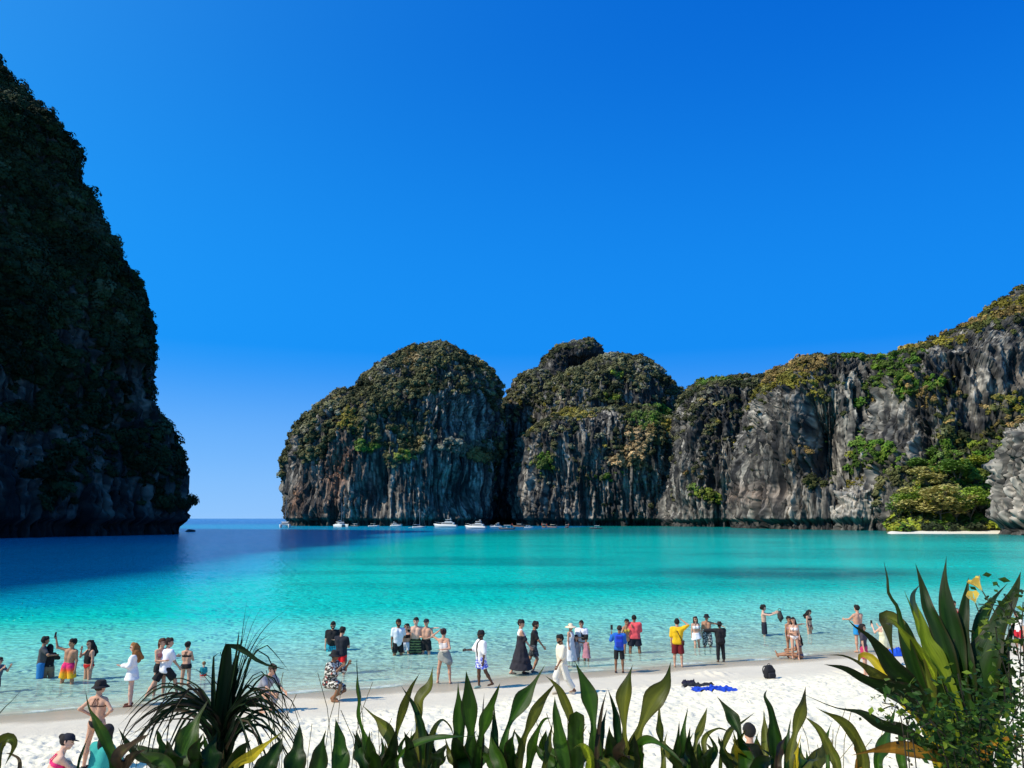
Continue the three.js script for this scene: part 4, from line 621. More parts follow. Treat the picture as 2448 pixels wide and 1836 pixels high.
  if (s.hair) onHead('hair', hairGeo[s.hair], clothMat(s.hairColour ?? '#17110d'));
  if (s.beard) onHead('beard', hairGeo.beard, clothMat(s.hairColour ?? '#17110d'));
  if (s.hat) onHead('hat', hatGeo[s.hat], clothMat(s.hatColour ?? '#15151a'), new THREE.Matrix4().makeRotationY((s.hatTurn ?? 0) * Math.PI / 180));
  if (s.glasses) onHead('sunglasses', glassesGeo, lensMat);
  // clothes
  const U = v3(0, 1, 0).applyQuaternion(Q), yl = (px, py, pz) => U.x * px + U.y * py + U.z * pz, XL = v3(1, 0, 0).applyQuaternion(Q), ZL = v3(0, 0, 1).applyQuaternion(Q), fat = (set, e, t0 = 1) => (P[set] ?? []).map((q) => [q[0], q[1], q[2], lerp(q[0], q[3], t0), lerp(q[1], q[4], t0), lerp(q[2], q[5], t0), q[6] + e, lerp(q[6], q[7], t0) + e]);
  const wear = (name, prims, clips, c, cell = 0.016, k = 0.035, bump = 0.006) => { const net = netMesh(prims, cell, k, clips, bump), col = typeof c === 'function' ? c : null; const g = off(col ? toGeo(net, col) : geom(net[0], net[1])); return part(name, g, col ? clothV : clothMat(c), t); };
  const legPlane = (kL, f) => { const h = v3(...P['thigh' + kL][0].slice(0, 3)), kn = J['knee' + kL], an = J['ank' + kL], a = f <= 1 ? h.clone().lerp(kn, f) : kn.clone().lerp(an, f - 1), d = (f <= 1 ? kn.clone().sub(h) : an.clone().sub(kn)).normalize(); return [a, d]; };
  for (const g of s.wears ?? []) {
    const [kind, c, o = {}] = g, e = o.e ?? 0.015;
    if (kind === 'shirt') {
      const sl = o.sleeve ?? 0.6, pr = [...fat('torso', e), ...fat('chest', e), ...fat('hips', e + 0.004)];
      for (const k of ['L', 'R']) { if (sl > 0) pr.push(...fat('upper' + k, e + 0.008, Math.min(1, sl))); if (sl > 1) pr.push(...fat('fore' + k, e + 0.004, sl - 1)); }
      const hem = o.hem ?? -0.05, nk = o.neck ?? 0.52, clips = [(px, py, pz) => hem - yl(px, py, pz), (px, py, pz) => yl(px, py, pz) - nk - 0.25 * Math.abs(px * XL.x + py * XL.y + pz * XL.z)];
      if (o.open) clips.push((px, py, pz) => px * ZL.x + py * ZL.y + pz * ZL.z > 0.02 ? 0.05 - Math.abs(px * XL.x + py * XL.y + pz * XL.z) : -1);
      if (sl <= 0) clips.push((px, py, pz) => yl(px, py, pz) < 0.3 ? -1 : Math.abs(px * XL.x + py * XL.y + pz * XL.z) - (fem ? 0.13 : 0.15));
      wear(o.name ?? 'shirt', pr, clips, c, 0.016, 0.03, o.bump ?? 0.013);
    } else if (kind === 'shorts' || kind === 'trousers') {
      const f = o.len ?? (kind === 'shorts' ? 0.72 : 1.85), fl = o.loose ?? 0.02, pr = [...fat('hips', e + 0.004), ...fat('torso', e - 0.004, 0.6).filter((q, i) => i % 3 === 0)];
      for (const k of ['L', 'R']) { pr.push(...fat('thigh' + k, fl, Math.min(f, 1)).map((q) => [...q.slice(0, 7), q[7] + fl * 0.6])); if (f > 1) pr.push(...fat('shin' + k, fl + 0.008).map((q) => [...q.slice(0, 7), Math.max(q[7], 0.05 + fl)])); }
      const ends = ['L', 'R'].map((k) => legPlane(k, f)), top = o.top ?? 0.11;
      wear(kind, pr, [(px, py, pz) => yl(px, py, pz) - top, (px, py, pz) => { const [a, d] = px > 0 ? ends[0] : ends[1]; return (px - a.x) * d.x + (py - a.y) * d.y + (pz - a.z) * d.z; }], c, 0.015, 0.012);
    } else if (kind === 'skirt' || kind === 'dress') {
      const len = o.len ?? 0.5, fl = o.flare ?? 0.2, drift = o.drift ?? [0, 0], a = legPlane('L', len)[0], bb = legPlane('R', len)[0], m = a.clone().add(bb).multiplyScalar(0.5), sp = Math.max(0.03, Math.abs(a.x - bb.x) / 2 - 0.05);
      const pr = [...fat('hips', e + 0.005), [0.02, 0.08, 0, m.x + sp + drift[0], m.y, m.z + drift[1], wz + e + 0.02, fl], [-0.02, 0.08, 0, m.x - sp + drift[0], m.y, m.z + drift[1], wz + e + 0.02, fl]];
      for (const k of ['L', 'R']) pr.push(...fat('thigh' + k, e, Math.min(1, len)));
      const hem = Math.min(a.y, bb.y) + 0.005, clips = [(px, py, pz) => hem + (o.slant ?? 0) * px - py];
      if (kind === 'dress') { pr.push(...fat('torso', e), ...fat('chest', e)); const sl = o.sleeve ?? 0; for (const k of ['L', 'R']) { if (sl > 0) pr.push(...fat('upper' + k, e + 0.008, Math.min(1, sl))); if (sl > 1) pr.push(...fat('fore' + k, e + 0.008, sl - 1)); } clips.push((px, py, pz) => yl(px, py, pz) - (o.neck ?? 0.5)); if (sl <= 0) clips.push((px, py, pz) => yl(px, py, pz) < 0.3 ? -1 : Math.abs(px) - 0.12); }
      else clips.push((px, py, pz) => yl(px, py, pz) - (o.top ?? 0.12));
      wear(kind, pr, clips, c, 0.018, 0.05, o.bump ?? 0.014);
    } else if (kind === 'bra') {
      wear('bikini_top', [...fat('torso', 0.007), ...fat('chest', 0.009)], [(px, py, pz) => Math.abs(yl(px, py, pz) - 0.335) - (o.h ?? 0.034) - (pz > 0.03 ? 0.02 : 0)], c, 0.012, 0.03, 0);
      wear('strap', ['L', 'R'].flatMap((k) => { const sx = k === 'L' ? 1 : -1, ps = [T(0.07 * sx, 0.38, 0.1), T(0.07 * sx, 0.47, 0.04), T(0.05 * sx, 0.52, -0.03), T(0.03 * sx, 0.47, -0.085), T((o.cross ? -0.06 : 0.06) * sx, 0.36, -0.125)]; return ps.slice(1).map((p, i) => [...ps[i].toArray(), ...p.toArray(), 0.009, 0.009]); }), [], c, 0.008, 0.004, 0);
    } else if (kind === 'brief') {
      wear('bikini_bottom', [...fat('hips', 0.009), ...fat('thighL', 0.007, 0.25), ...fat('thighR', 0.007, 0.25)], [(px, py) => py - 0.05, (px, py, pz) => -0.125 + Math.abs(px) * (o.cut ?? 0.85) - py], c, 0.012, 0.03, 0);
    } else if (kind === 'strap') {
      const ps = (o.pts ?? [[0.1, 0.5, -0.02], [0, 0.38, -0.135], [-0.14, 0.1, -0.14], [-0.16, -0.02, -0.06]]).map((q) => T(...q)); wear('bag_strap', ps.slice(1).map((p, i) => [...ps[i].toArray(), ...p.toArray(), 0.017, 0.017]), [], c, 0.011, 0.01, 0);
    } else if (kind === 'shoes') wear('shoes', P.feet.map((q) => [...q.slice(0, 6), q[6] + 0.008, q[7] + 0.01]), [(px, py) => py - (low + 0.085)], c, 0.012, 0.01, 0);
  }
  t.updateMatrixWorld(true);
  const W = (k) => J[k].clone().add(v3(0, -low - (s.sink ?? 0), 0)).applyMatrix4(t.matrixWorld);
  return { t, W, depth, scale, T: (x, y, z) => T(x, y, z).add(v3(0, -low, 0)).applyMatrix4(t.matrixWorld) };
}
const speck = (list, f = 14, base) => (x, y, z) => { const n = noise(x * f, y * f, z * f), m = noise(x * f * 1.3 + 9, y * f * 1.3, z * f * 1.3); let c = lin(base); list.forEach(([hex, lo, w], i) => { if ((i % 2 ? m : n) > lo) c = lin(hex); }); return c; };
const floral = speck([['#1c1c1f', 0.02], ['#26282a', 0.1], ['#b0564a', 0.45], ['#4d5238', 0.5]], 15, '#dcd6c8');
const bluePrint = speck([['#3a4fc0', 0.05], ['#5a6fe0', 0.25]], 18, '#e8e8ee'), greyPrint = speck([['#2b3032', 0.0], ['#40464a', 0.2]], 16, '#b9bdb8'), darkPrint = speck([['#5c6266', 0.2]], 16, '#34383c');
const sunset = (x, y) => y > -0.02 ? lin('#e8286e') : y > -0.12 ? mix3(lin('#f0572a'), lin('#e8286e'), (y + 0.12) / 0.1) : mix3(lin('#f2b21c'), lin('#f0572a'), clamp((y + 0.24) / 0.12, 0, 1));
const stripes = (x, y, z) => (Math.sin((y + 0.01 * noise(x * 9, y * 9, z * 9)) * 70) > 0.25 ? lin('#7d8a55') : lin('#20281c'));
const tealPrint = speck([['#1d8fa8', 0.0], ['#0f4b62', 0.25]], 13, '#27b0c0');
const P0 = (o) => person(o);
const phoneGeo = new RoundedBoxGeometry(0.078, 0.16, 0.012, 2, 0.005), phoneMat = std([0.012, 0.012, 0.014], 0.25);
function phone(pt, label, turn = 0, tip = 0) { const m = part(numbered('phone'), phoneGeo, phoneMat, scene); m.position.copy(pt); m.rotation.set(tip, turn, 0, 'YXZ'); tag(m, label, 'phone'); }
let q;
// left group in the water
q = P0({ label: 'person at the left edge of the photo raising an arm in the shallows', p: [-12, 1655], wet: 1, top: 1572, face: 80, skin: 'fair', hair: 'short', hairColour: '#1c1614', glasses: 1, armR: 'phone', armL: 'phone', lean: 6, wears: [['shirt', '#4a5a66'], ['shorts', '#2c3440']] });
P0({ label: 'person in grey shirt and blue shorts hugging a long haired companion at far left', p: [95, 1622], wet: 1, top: 1523, face: 115, skin: 'tan', hair: 'short', armR: 'hug', armL: 'hug', look: 20, lean: 4, roll: -3, wears: [['shirt', '#4a4b4d', { hem: -0.06 }], ['shorts', (x, y) => lin(x < -0.03 ? '#2277b4' : '#263038'), { len: 0.95, loose: 0.03 }]] });
P0({ label: 'person with long black hair, black top and khaki trousers hugged at far left', p: [113, 1620], wet: 1, top: 1541, face: -150, fem: 1, skin: 'tan', hair: 'long', hairColour: '#0d0b0b', armR: 'hug', armL: 'hug', lean: 6, build: 1.05, wears: [['shirt', '#141416', { sleeve: 1.5, hem: 0.02 }], ['trousers', '#7d7059', { loose: 0.03 }]] });
q = P0({ label: 'shirtless person in pink to yellow swim shorts stretching an arm up for a selfie', p: [160, 1635], wet: 1, top: 1527, face: -12, skin: 'tan', hair: 'short', armR: [0.85, 0.28, 0.35, 0.1, 0.98, 0.2], armL: 'down', tilt: -14, look: -25, roll: -5, legs: 'wide', wears: [['shorts', sunset, { len: 0.85, loose: 0.045 }]] });
phone(q.W('handR').add(V(0, 0.05, 0.03)), 'phone held up for a selfie by the person in sunset coloured shorts', -0.4, -0.2);
P0({ label: 'person in black one-piece top and red bikini bottom touching their face, in the water', p: [209, 1624], wet: 1, top: 1531, face: -35, fem: 1, build: 1.22, belly: 1.05, skin: 'fair', hair: 'wavy', armR: 'face', armL: 'down', glasses: 1, tilt: 8, wears: [['shirt', '#121214', { sleeve: 0, hem: 0.06, e: 0.01 }], ['brief', '#c41414', { cut: 0.6 }]] });
// left group at the water's edge
P0({ label: 'person in a short white long-sleeved dress with wind-blown fair-tipped hair and sandals', p: [310, 1689], top: 1537, face: -70, fem: 1, skin: 'pale', hair: 'wavy', hairColour: '#8a5a2c', armL: 'front', armR: 'front', glasses: 1, look: -10, wears: [['dress', '#e6e4e2', { len: 0.42, flare: 0.2, sleeve: 1.9, neck: 0.5 }], ['shoes', '#5b2d20']] });
P0({ label: 'person with auburn ponytail, dusky pink top and black shorts looking right', p: [378, 1672], top: 1526, face: 50, fem: 1, skin: 'fair', hair: 'pony', hairColour: '#4a2a18', armR: 'front', armL: 'front', look: 20, wears: [['bra', '#9a5a5c', { h: 0.05 }], ['shorts', '#17181c', { len: 0.3, loose: 0.02 }]] });
P0({ label: 'person in white T-shirt and black shorts striding out beside the auburn ponytailed one', p: [388, 1672], top: 1527, face: 150, skin: 'fair', hair: 'short', hairColour: '#2a1c14', armR: [0.1, -0.9, 0.35, -0.1, -0.7, 0.7], armL: 'fwd', legR: 'lungeF', legL: [0.15, -0.88, -0.5, 0.1, -0.85, -0.5], look: -40, lean: 8, wears: [['shirt', '#eceaec', { e: 0.024, hem: -0.12 }], ['shorts', '#17161a', { len: 0.8, loose: 0.035 }], ['shoes', '#4a1c20']] });
P0({ label: 'person seen from behind in black cross-strap bikini top with dark hair in a bun', p: [441, 1658], top: 1534, face: 175, fem: 1, skin: 'fair', hair: 'bun', hairColour: '#1a1210', armL: 'front', armR: 'front', wears: [['bra', '#16130f', { cross: 1 }], ['shorts', '#141316', { len: 0.16, loose: 0.008, top: 0.07 }]] });
P0({ label: 'small child in turquoise shirt and bright red shorts at the water edge', p: [484, 1644], top: 1581, face: -160, skin: 'pale', hair: 'buzz', hairColour: '#7a5a3c', headSize: 1.35, quiet: 1, armL: 'down', armR: 'down', wears: [['shirt', '#14828c', { sleeve: 1 }], ['shorts', '#e2260f', { len: 0.9, loose: 0.03 }]] });
P0({ label: 'crouching person in pale grey clothes half hidden behind the drooping leaves', p: [622, 1700], H: 1.7, face: 60, legs: 'crouch', lean: 35, skin: 'fair', hair: 'short', hairColour: '#3a2a20', armL: 'knee', armR: 'knee', wears: [['shirt', '#8f8f96'], ['trousers', '#a9a9ad', { len: 1.6 }]] });
// nearest people on the dry sand, left
P0({ label: 'person in black bucket hat and dark bikini standing hands on hips, back to the camera', p: [222, 1842], top: 1628, near: 1, face: 172, fem: 1, skin: 'fair', hair: 'short', hairColour: '#1c1512', hat: 'bucket', hatColour: '#141418', armL: 'hip', armR: 'hip', look: -25, legs: 'wide', legR: 'fwd', wears: [['bra', '#3a1a18', { h: 0.012 }], ['brief', '#15120f', { cut: 1.1 }], ['shoes', '#141416']] });
P0({ label: 'seated person in black cap and pink bikini, nearest at the lower left', at3: [-7.55, -13.4], H: 1.68, near: 1, lift: -0.03, face: 128, fem: 1, skin: 'pale', hair: 'bun', hairColour: '#1c1716', hat: 'cap', hatColour: '#1b1c28', hatTurn: 0, look: -30, legs: 'kneesUp', lean: 24, armL: 'knee', armR: 'knee', build: 1.05, wears: [['bra', '#e0246c', { h: 0.014 }], ['brief', '#e0246c']] });
P0({ label: 'seated dark haired person in a teal top below the bucket-hatted one', at3: [-6.9, -13.7], H: 1.7, near: 1, face: 160, fem: 1, skin: 'brown', hair: 'long', hairColour: '#1a0f10', look: 20, legs: 'kneesUp', lean: 14, build: 1.15, armL: 'knee', armR: 'knee', wears: [['shirt', '#2f9c92', { e: 0.03, sleeve: 0.9 }], ['shorts', '#1c2226', { len: 0.9 }]] });
// pair in the water and the crouching photographer
P0({ label: 'bearded person in black polo shirt and teal patterned shorts wading, facing the beach', p: [794, 1557], wet: 1, top: 1487, face: 10, skin: 'fair', build: 1.22, belly: 1.12, hair: 'short', beard: 1, glasses: 1, armR: 'down', armL: 'front', nod: 14, wears: [['shirt', '#121316', { e: 0.022 }], ['shorts', tealPrint, { len: 0.95, loose: 0.04 }]] });
P0({ label: 'person in navy T-shirt and red shorts seen from behind beside the bearded one', p: [814, 1612], wet: 1, top: 1500, face: 160, skin: 'fair', build: 1.12, hair: 'short', hairColour: '#191312', armL: 'front', armR: 'front', nod: 12, wears: [['shirt', '#171a26', { e: 0.022, hem: -0.1 }], ['shorts', '#d8151d', { len: 0.66, loose: 0.025 }]] });
q = P0({ label: 'crouching person in flowered shirt and shorts with dark bucket hat taking a picture', p: [786, 1676], H: 1.78, face: 72, legs: 'crouch', legL: 'kneel', lean: 12, skin: 'brown', hair: 'short', hat: 'bucket', hatColour: '#17171b', armL: 'phone', armR: 'phone', build: 1.08, feet: [0, -0.15, 1], wears: [['shirt', floral, { e: 0.035, sleeve: 0.95, hem: -0.1 }], ['shorts', floral, { len: 0.95, loose: 0.045 }]] });
phone(q.W('handR').add(V(0.05, 0.08, 0)), 'phone in the hands of the crouching person in the flowered shirt', 1.3);
// four friends
P0({ label: 'person in white shirt and black shorts, left end of the four friends', p: [951, 1567], wet: 1, top: 1481, face: 22, skin: 'brown', hair: 'short', beard: 1, armR: 'down', armL: 'behind', wears: [['shirt', '#e4e4e6', { e: 0.018, hem: -0.1 }], ['shorts', '#17171a', { len: 0.7, loose: 0.025 }]] });
P0({ label: 'person in black bikini top and white shorts among the four friends', p: [970, 1563], wet: 1, top: 1491, face: 0, fem: 1, skin: 'fair', hair: 'wavy', glasses: 1, armR: 'down', armL: 'down', tilt: -8, wears: [['bra', '#141215', { h: 0.05 }], ['shorts', '#e0e2ea', { len: 0.45, loose: 0.02 }]] });
P0({ label: 'shirtless person in green striped long shorts, tallest of the four friends', p: [993, 1563], wet: 1, top: 1477, face: 0, skin: 'pale', hair: 'short', hairColour: '#1d1714', armR: 'shoulder', armL: 'shoulder', build: 1.03, wears: [['shorts', stripes, { len: 0.9, loose: 0.05 }]] });
P0({ label: 'shirtless person in dark cap and black shorts, right end of the four friends', p: [1018, 1563], wet: 1, top: 1480, face: -10, skin: 'fair', hair: 'buzz', hat: 'cap', hatColour: '#22232c', armR: 'front', armL: [0.35, -0.85, 0.2, -0.75, -0.2, 0.55], build: 1.02, wears: [['shorts', '#16161a', { len: 0.66, loose: 0.03 }]] });
P0({ label: 'person in white open-back top and grey wrap skirt, hand raised to the head', p: [1061, 1635], top: 1503, face: 170, fem: 1, skin: 'fair', hair: 'bun', hairColour: '#33191a', armL: 'head', armR: 'behind', legs: 'wide', roll: -3, wears: [['shirt', '#e6dcd4', { sleeve: 0, hem: 0.1, e: 0.01, neck: 0.36 }], ['skirt', '#94948a', { len: 0.5, flare: 0.2, slant: 0.5 }]] });
P0({ label: 'person in open white shirt, black tank and blue print shorts with thumb out', p: [1149, 1647], top: 1508, face: -62, skin: 'dark', hair: 'short', beard: 1, hat: 'cap', hatColour: '#17151a', hatTurn: 180, glasses: 1, armR: [0.1, -0.7, 0.5, 0, 0.02, 1], armL: 'down', legL: 'aft', legR: 'stand', build: 1.08, wears: [['shirt', '#1b1c1b', { e: 0.012, sleeve: 0, hem: -0.06, name: 'tank_top' }], ['shirt', (x, y, z) => lin('#e8e5e2'), { e: 0.03, sleeve: 0.95, hem: -0.14, name: 'open_shirt', open: 1 }], ['shorts', bluePrint, { len: 0.72, loose: 0.035 }], ['shoes', '#7d9a94']] });
// walking couple, then the person in cream
P0({ label: 'person in white top under a long flowing black robe walking with a dark dressed companion', p: [1246, 1614], top: 1482, face: 100, fem: 1, skin: 'fair', hair: 'short', hairColour: '#16110f', hat: 'cap', hatColour: '#17161a', hatTurn: 180, armR: 'swing', armL: 'down', legR: 'aft', legL: 'fwd', look: -35, wears: [['shirt', '#ece9e6', { sleeve: 0, hem: 0.1, e: 0.012 }], ['dress', '#26232b', { len: 1.75, flare: 0.36, neck: 0.33, sleeve: 0.9, e: 0.022, drift: [0.02, 0.08], bump: 0.03 }], ['shoes', '#2a1a16']] });
P0({ label: 'person in black T-shirt and grey printed shorts walking right with an arm swung out', p: [1276, 1608], top: 1486, face: 85, skin: 'tan', hair: 'short', beard: 1, armL: 'back', armR: [0.2, -0.8, 0.55, 0.05, -0.75, 0.6], legR: 'bent', legL: 'aft', lean: 5, nod: 6, wears: [['shirt', '#1a191d', { e: 0.02, sleeve: 0.7 }], ['shorts', darkPrint, { len: 0.8, loose: 0.03 }], ['shoes', '#1b1718']] });
P0({ label: 'person in cream shirt and white trousers walking left along the beach', p: [1344, 1660], top: 1518, face: -72, skin: 'brown', hair: 'short', hairColour: '#100d0c', beard: 1, armL: [0.1, -0.95, 0.25, 0, -0.8, 0.5], armR: 'back', legL: 'aft', legR: 'fwd', lean: 3, nod: 8, wears: [['shirt', '#ded3bd', { e: 0.03, hem: -0.16, sleeve: 0.95 }], ['trousers', '#dcd6cb', { loose: 0.03 }], ['shoes', '#b8a890']] });
P0({ label: 'person in wide straw sun hat and long white dress in the shallows', p: [1365, 1582], wet: 1, top: 1492, face: 55, fem: 1, skin: 'fair', hair: 'short', hairColour: '#5a3a20', hat: 'sun', hatColour: '#e2cfae', armR: 'down', armL: 'down', wears: [['dress', '#d9d7d6', { len: 1.55, flare: 0.24, bump: 0.02 }]] });
P0({ label: 'small child in grey dress between the sun-hatted one and the pink dress', p: [1378, 1580], wet: 1, top: 1518, quiet: 1, face: 30, fem: 1, headSize: 1.3, skin: 'fair', hair: 'long', hairColour: '#2d1512', wears: [['dress', '#8f9296', { len: 0.9, flare: 0.16 }]] });
q = P0({ label: 'person in white shirt with a black camera bag across the chest', p: [1391, 1578], wet: 1, top: 1484, face: -5, skin: 'fair', hair: 'short', glasses: 1, armL: 'front', armR: 'front', wears: [['shirt', '#e6e6ea', { e: 0.026, hem: -0.12 }], ['shorts', '#c9c9cc', { len: 0.9 }], ['strap', '#17171b', { pts: [[-0.1, 0.5, 0.05], [0, 0.34, 0.15], [0.12, 0.2, 0.16]] }]] });
{ const p = q.T(0.13, 0.2, 0.2), b = thing('camera_bag', 'black camera bag on the chest of the person in white shirt', 'bag', p.toArray()); part('bag_body', new RoundedBoxGeometry(0.24, 0.17, 0.13, 3, 0.04), cloth['#17171b'] ?? clothMat('#17171b'), b); part('flap', new RoundedBoxGeometry(0.25, 0.08, 0.15, 3, 0.03).translate(0, 0.06, 0.01), clothMat('#2a2a30'), b); part('buckle', new RoundedBoxGeometry(0.04, 0.03, 0.012, 1, 0.004).translate(0, 0.02, 0.085), metal, b); }
P0({ label: 'child in pink dress standing in front of the person with the camera bag', p: [1402, 1582], wet: 1, top: 1519, quiet: 1, face: 150, fem: 1, headSize: 1.25, skin: 'tan', hair: 'short', armL: [0.9, 0, 0.3, 0.9, 0.1, 0.2], armR: 'down', wears: [['dress', '#b87c86', { len: 0.95, flare: 0.2 }]] });
// photographer in blue and the pair in the water
q = P0({ label: 'bald person in blue shirt and black shorts with a backpack, holding up a phone', p: [1481, 1609], top: 1495, face: 172, skin: 'brown', hair: 'buzz', hairColour: '#2a211c', armL: [0.5, -0.75, 0.45, -0.1, 0.95, 0.3], armR: 'front', legL: 'stand', legR: 'stand', roll: 3, wears: [['shirt', '#1c62b8', { e: 0.022, sleeve: 1.7, hem: -0.1 }], ['shorts', '#121318', { len: 0.95, loose: 0.02 }], ['shoes', '#3a1f1a']] });
phone(q.W('handL').add(V(0, 0.1, -0.02)), 'black phone held up by the bald person in blue', 0.1);
{ const p = q.T(0, 0.26, -0.2), b = thing('backpack', 'bright blue backpack worn by the bald person in blue', 'backpack', p.toArray(), 172 * Math.PI / 180); b.scale.setScalar(q.scale); part('bag_body', new RoundedBoxGeometry(0.3, 0.46, 0.16, 4, 0.06), clothMat('#1a3fc0'), b); part('front_pocket', new RoundedBoxGeometry(0.22, 0.2, 0.06, 3, 0.025).translate(0, -0.1, -0.09), clothMat('#1636a0'), b); part('top_panel', new RoundedBoxGeometry(0.2, 0.1, 0.03, 2, 0.012).translate(0, 0.14, -0.075), clothMat('#15349c'), b); part('handle', new THREE.TorusGeometry(0.04, 0.008, 6, 14, Math.PI).translate(0, 0.23, 0.02), clothMat('#141c3a'), b); }
P0({ label: 'person lifting both hands to the face behind the big one in coral shirt', p: [1500, 1563], wet: 1, top: 1480, face: 10, fem: 1, skin: 'tan', hair: 'bun', armR: 'face', armL: 'face', nod: 8, wears: [['bra', '#b9a03c'], ['brief', '#c08a6a', { cut: 0.5 }]] });
P0({ label: 'large person in coral pink T-shirt and navy shorts seen from behind in the water', p: [1518, 1563], wet: 1, top: 1470, face: 172, skin: 'brown', build: 1.34, hair: 'buzz', hairColour: '#120e0d', armL: 'front', armR: 'front', legs: 'wide', wears: [['shirt', '#e8545a', { e: 0.03, hem: -0.08, sleeve: 0.9 }], ['shorts', '#161828', { len: 0.8, loose: 0.045 }]] });
q = P0({ label: 'person in yellow T-shirt and maroon shorts, one arm over the head', p: [1622, 1595], top: 1480, face: 168, skin: 'fair', hair: 'short', build: 1.06, armR: [0.75, 0.55, 0.1, -0.8, 0.6, 0.0], armL: 'down', wears: [['shirt', '#e9b810', { e: 0.03, hem: -0.1, sleeve: 0.9 }], ['shorts', '#6e1018', { len: 1.0, loose: 0.04 }], ['strap', '#3a1710', {}]] });
{ const p = q.T(-0.2, -0.05, -0.06), b = thing('shoulder_bag', 'small brown shoulder bag at the hip of the person in yellow', 'bag', p.toArray(), 2.9); part('bag_body', new RoundedBoxGeometry(0.09, 0.14, 0.2, 3, 0.03), clothMat('#3a1710'), b); part('flap', new RoundedBoxGeometry(0.1, 0.07, 0.21, 3, 0.02).translate(0, 0.045, 0), clothMat('#4a2014'), b); }
P0({ label: 'long haired person in white bikini top and short white skirt facing the camera', p: [1665, 1549], wet: 1, top: 1474, face: 8, fem: 1, skin: 'fair', hair: 'wavy', hairColour: '#3a1d14', glasses: 1, armR: 'down', armL: 'down', legR: 'fwd', wears: [['bra', '#e8e6e4', { h: 0.045 }], ['skirt', '#eceaea', { len: 0.42, flare: 0.19, top: 0.09, slant: 0.25 }]] });
P0({ label: 'shirtless person in black bucket hat and grey printed trousers wading', p: [1692, 1547], wet: 1, top: 1469, face: -5, skin: 'tan', hair: 'short', hat: 'bucket', hatColour: '#15151a', armR: 'down', armL: [0.85, -0.15, 0.1, 0.85, -0.3, 0.4], legL: 'bent', wears: [['trousers', greyPrint, { len: 1.2, loose: 0.035 }]] });
P0({ label: 'person fully dressed in black with brimmed hat, arm stretched out at the water edge', p: [1724, 1583], top: 1487, face: 190, skin: 'dark', build: 1.25, hair: 'short', hat: 'brim', hatColour: '#2e2a2c', armL: [0.95, -0.02, 0.25, 1, -0.02, 0.2], armR: 'front', wears: [['shirt', '#1d1b1e', { e: 0.035, sleeve: 1.9, hem: -0.3 }], ['trousers', '#18171a', { len: 1.95, loose: 0.018 }]] });
// right group in the water
q = P0({ label: 'slim shirtless person in navy shorts holding up a dark bag in the water', p: [1828, 1519], wet: 1, top: 1447, face: 72, skin: 'pale', build: 0.9, hair: 'curly', armR: [0.2, -0.1, 0.95, 0, 0.35, 0.95], armL: [0.2, -0.1, 0.95, 0, 0.35, 0.95], wears: [['shorts', '#191b2a', { len: 0.9, loose: 0.04 }]] });
{ const p = q.W('handR').add(V(0.09, -0.1, 0)), b = thing('wet_bag', 'dark bag held up by the slim person in navy shorts', 'bag', p.toArray()); const n = netMesh([[0, 0.15, 0, 0, 0.02, 0, 0.05, 0.1], [0, 0.02, 0, 0.03, -0.12, 0, 0.1, 0.11], [0.03, -0.12, 0, 0.04, -0.28, 0, 0.1, 0.03]], 0.02, 0.05, [], 0.03); part('bag_body', geom(n[0], n[1]), clothMat('#3a3834'), b); part('strap', new THREE.TorusGeometry(0.07, 0.012, 6, 16).translate(0, 0.2, 0), clothMat('#4c4a3c'), b); }
P0({ label: 'dark haired person with arm round a long haired friend in pale bikini, standing behind', p: [1891, 1573], top: 1474, face: 20, fem: 1, skin: 'tan', hair: 'short', hairColour: '#17100e', armL: 'shoulder', wears: [['bra', '#b98a8c'], ['brief', '#c9a2a2']] });
P0({ label: 'person with very long dark hair in white bikini beside the seated one', p: [1902, 1577], top: 1476, face: -12, fem: 1, skin: 'fair', hair: 'wavy', hairColour: '#24130e', armL: 'down', armR: 'front', tilt: 8, legR: 'bent', wears: [['bra', '#eadfd8', { h: 0.04 }], ['brief', '#eadfd8']] });
q = P0({ label: 'person in purple bikini sitting on the wet sand with legs stretched out', p: [1913, 1575], H: 1.66, face: -105, fem: 1, skin: 'tan', hair: 'long', hairColour: '#17100e', legs: 'sit', feet: [0, 1, 0.3], armL: [0.1, -0.85, 0.5, 0, -0.2, 1], armR: [0.1, -0.85, 0.5, 0, -0.2, 1], nod: 16, lean: 4, wears: [['bra', '#3a2f5c', { h: 0.03 }], ['brief', '#33406c']] });
P0({ label: 'dark haired person in black bikini standing thigh deep and alone in the water', p: [1936, 1516], wet: 1, top: 1458, face: 40, fem: 1, skin: 'fair', hair: 'wavy', hairColour: '#140d0c', nod: 20, wears: [['bra', '#1c1113'], ['brief', '#7a4a48']] });
P0({ label: 'shirtless person in bright blue shorts seen from behind, left of the big leaves', p: [2056, 1560], top: 1447, face: -160, skin: 'fair', build: 1.08, hair: 'short', armL: 'fwd', armR: 'front', wears: [['shorts', '#1c8cc8', { len: 0.6, loose: 0.03 }]] });
P0({ label: 'person with dark glasses and pink shorts looking right, half behind the big leaves', p: [2070, 1614], top: 1492, face: 60, fem: 1, skin: 'fair', hair: 'long', hairColour: '#17100e', glasses: 1, wears: [['shirt', '#3d3a44', { sleeve: 0.5 }], ['shorts', '#b8325c', { len: 0.8, loose: 0.03 }]] });
q = P0({ label: 'person in pale yellow dress lifting a phone behind the folded leaf', p: [2118, 1592], top: 1478, face: 200, fem: 1, skin: 'pale', hair: 'bun', hairColour: '#5c3a22', armL: 'phone', armR: 'phone', wears: [['dress', '#d9d3ae', { len: 0.55, flare: 0.18 }]] });
phone(q.W('handL').add(V(0, 0.06, -0.03)), 'phone lifted by the person in the pale yellow dress', 0.2);
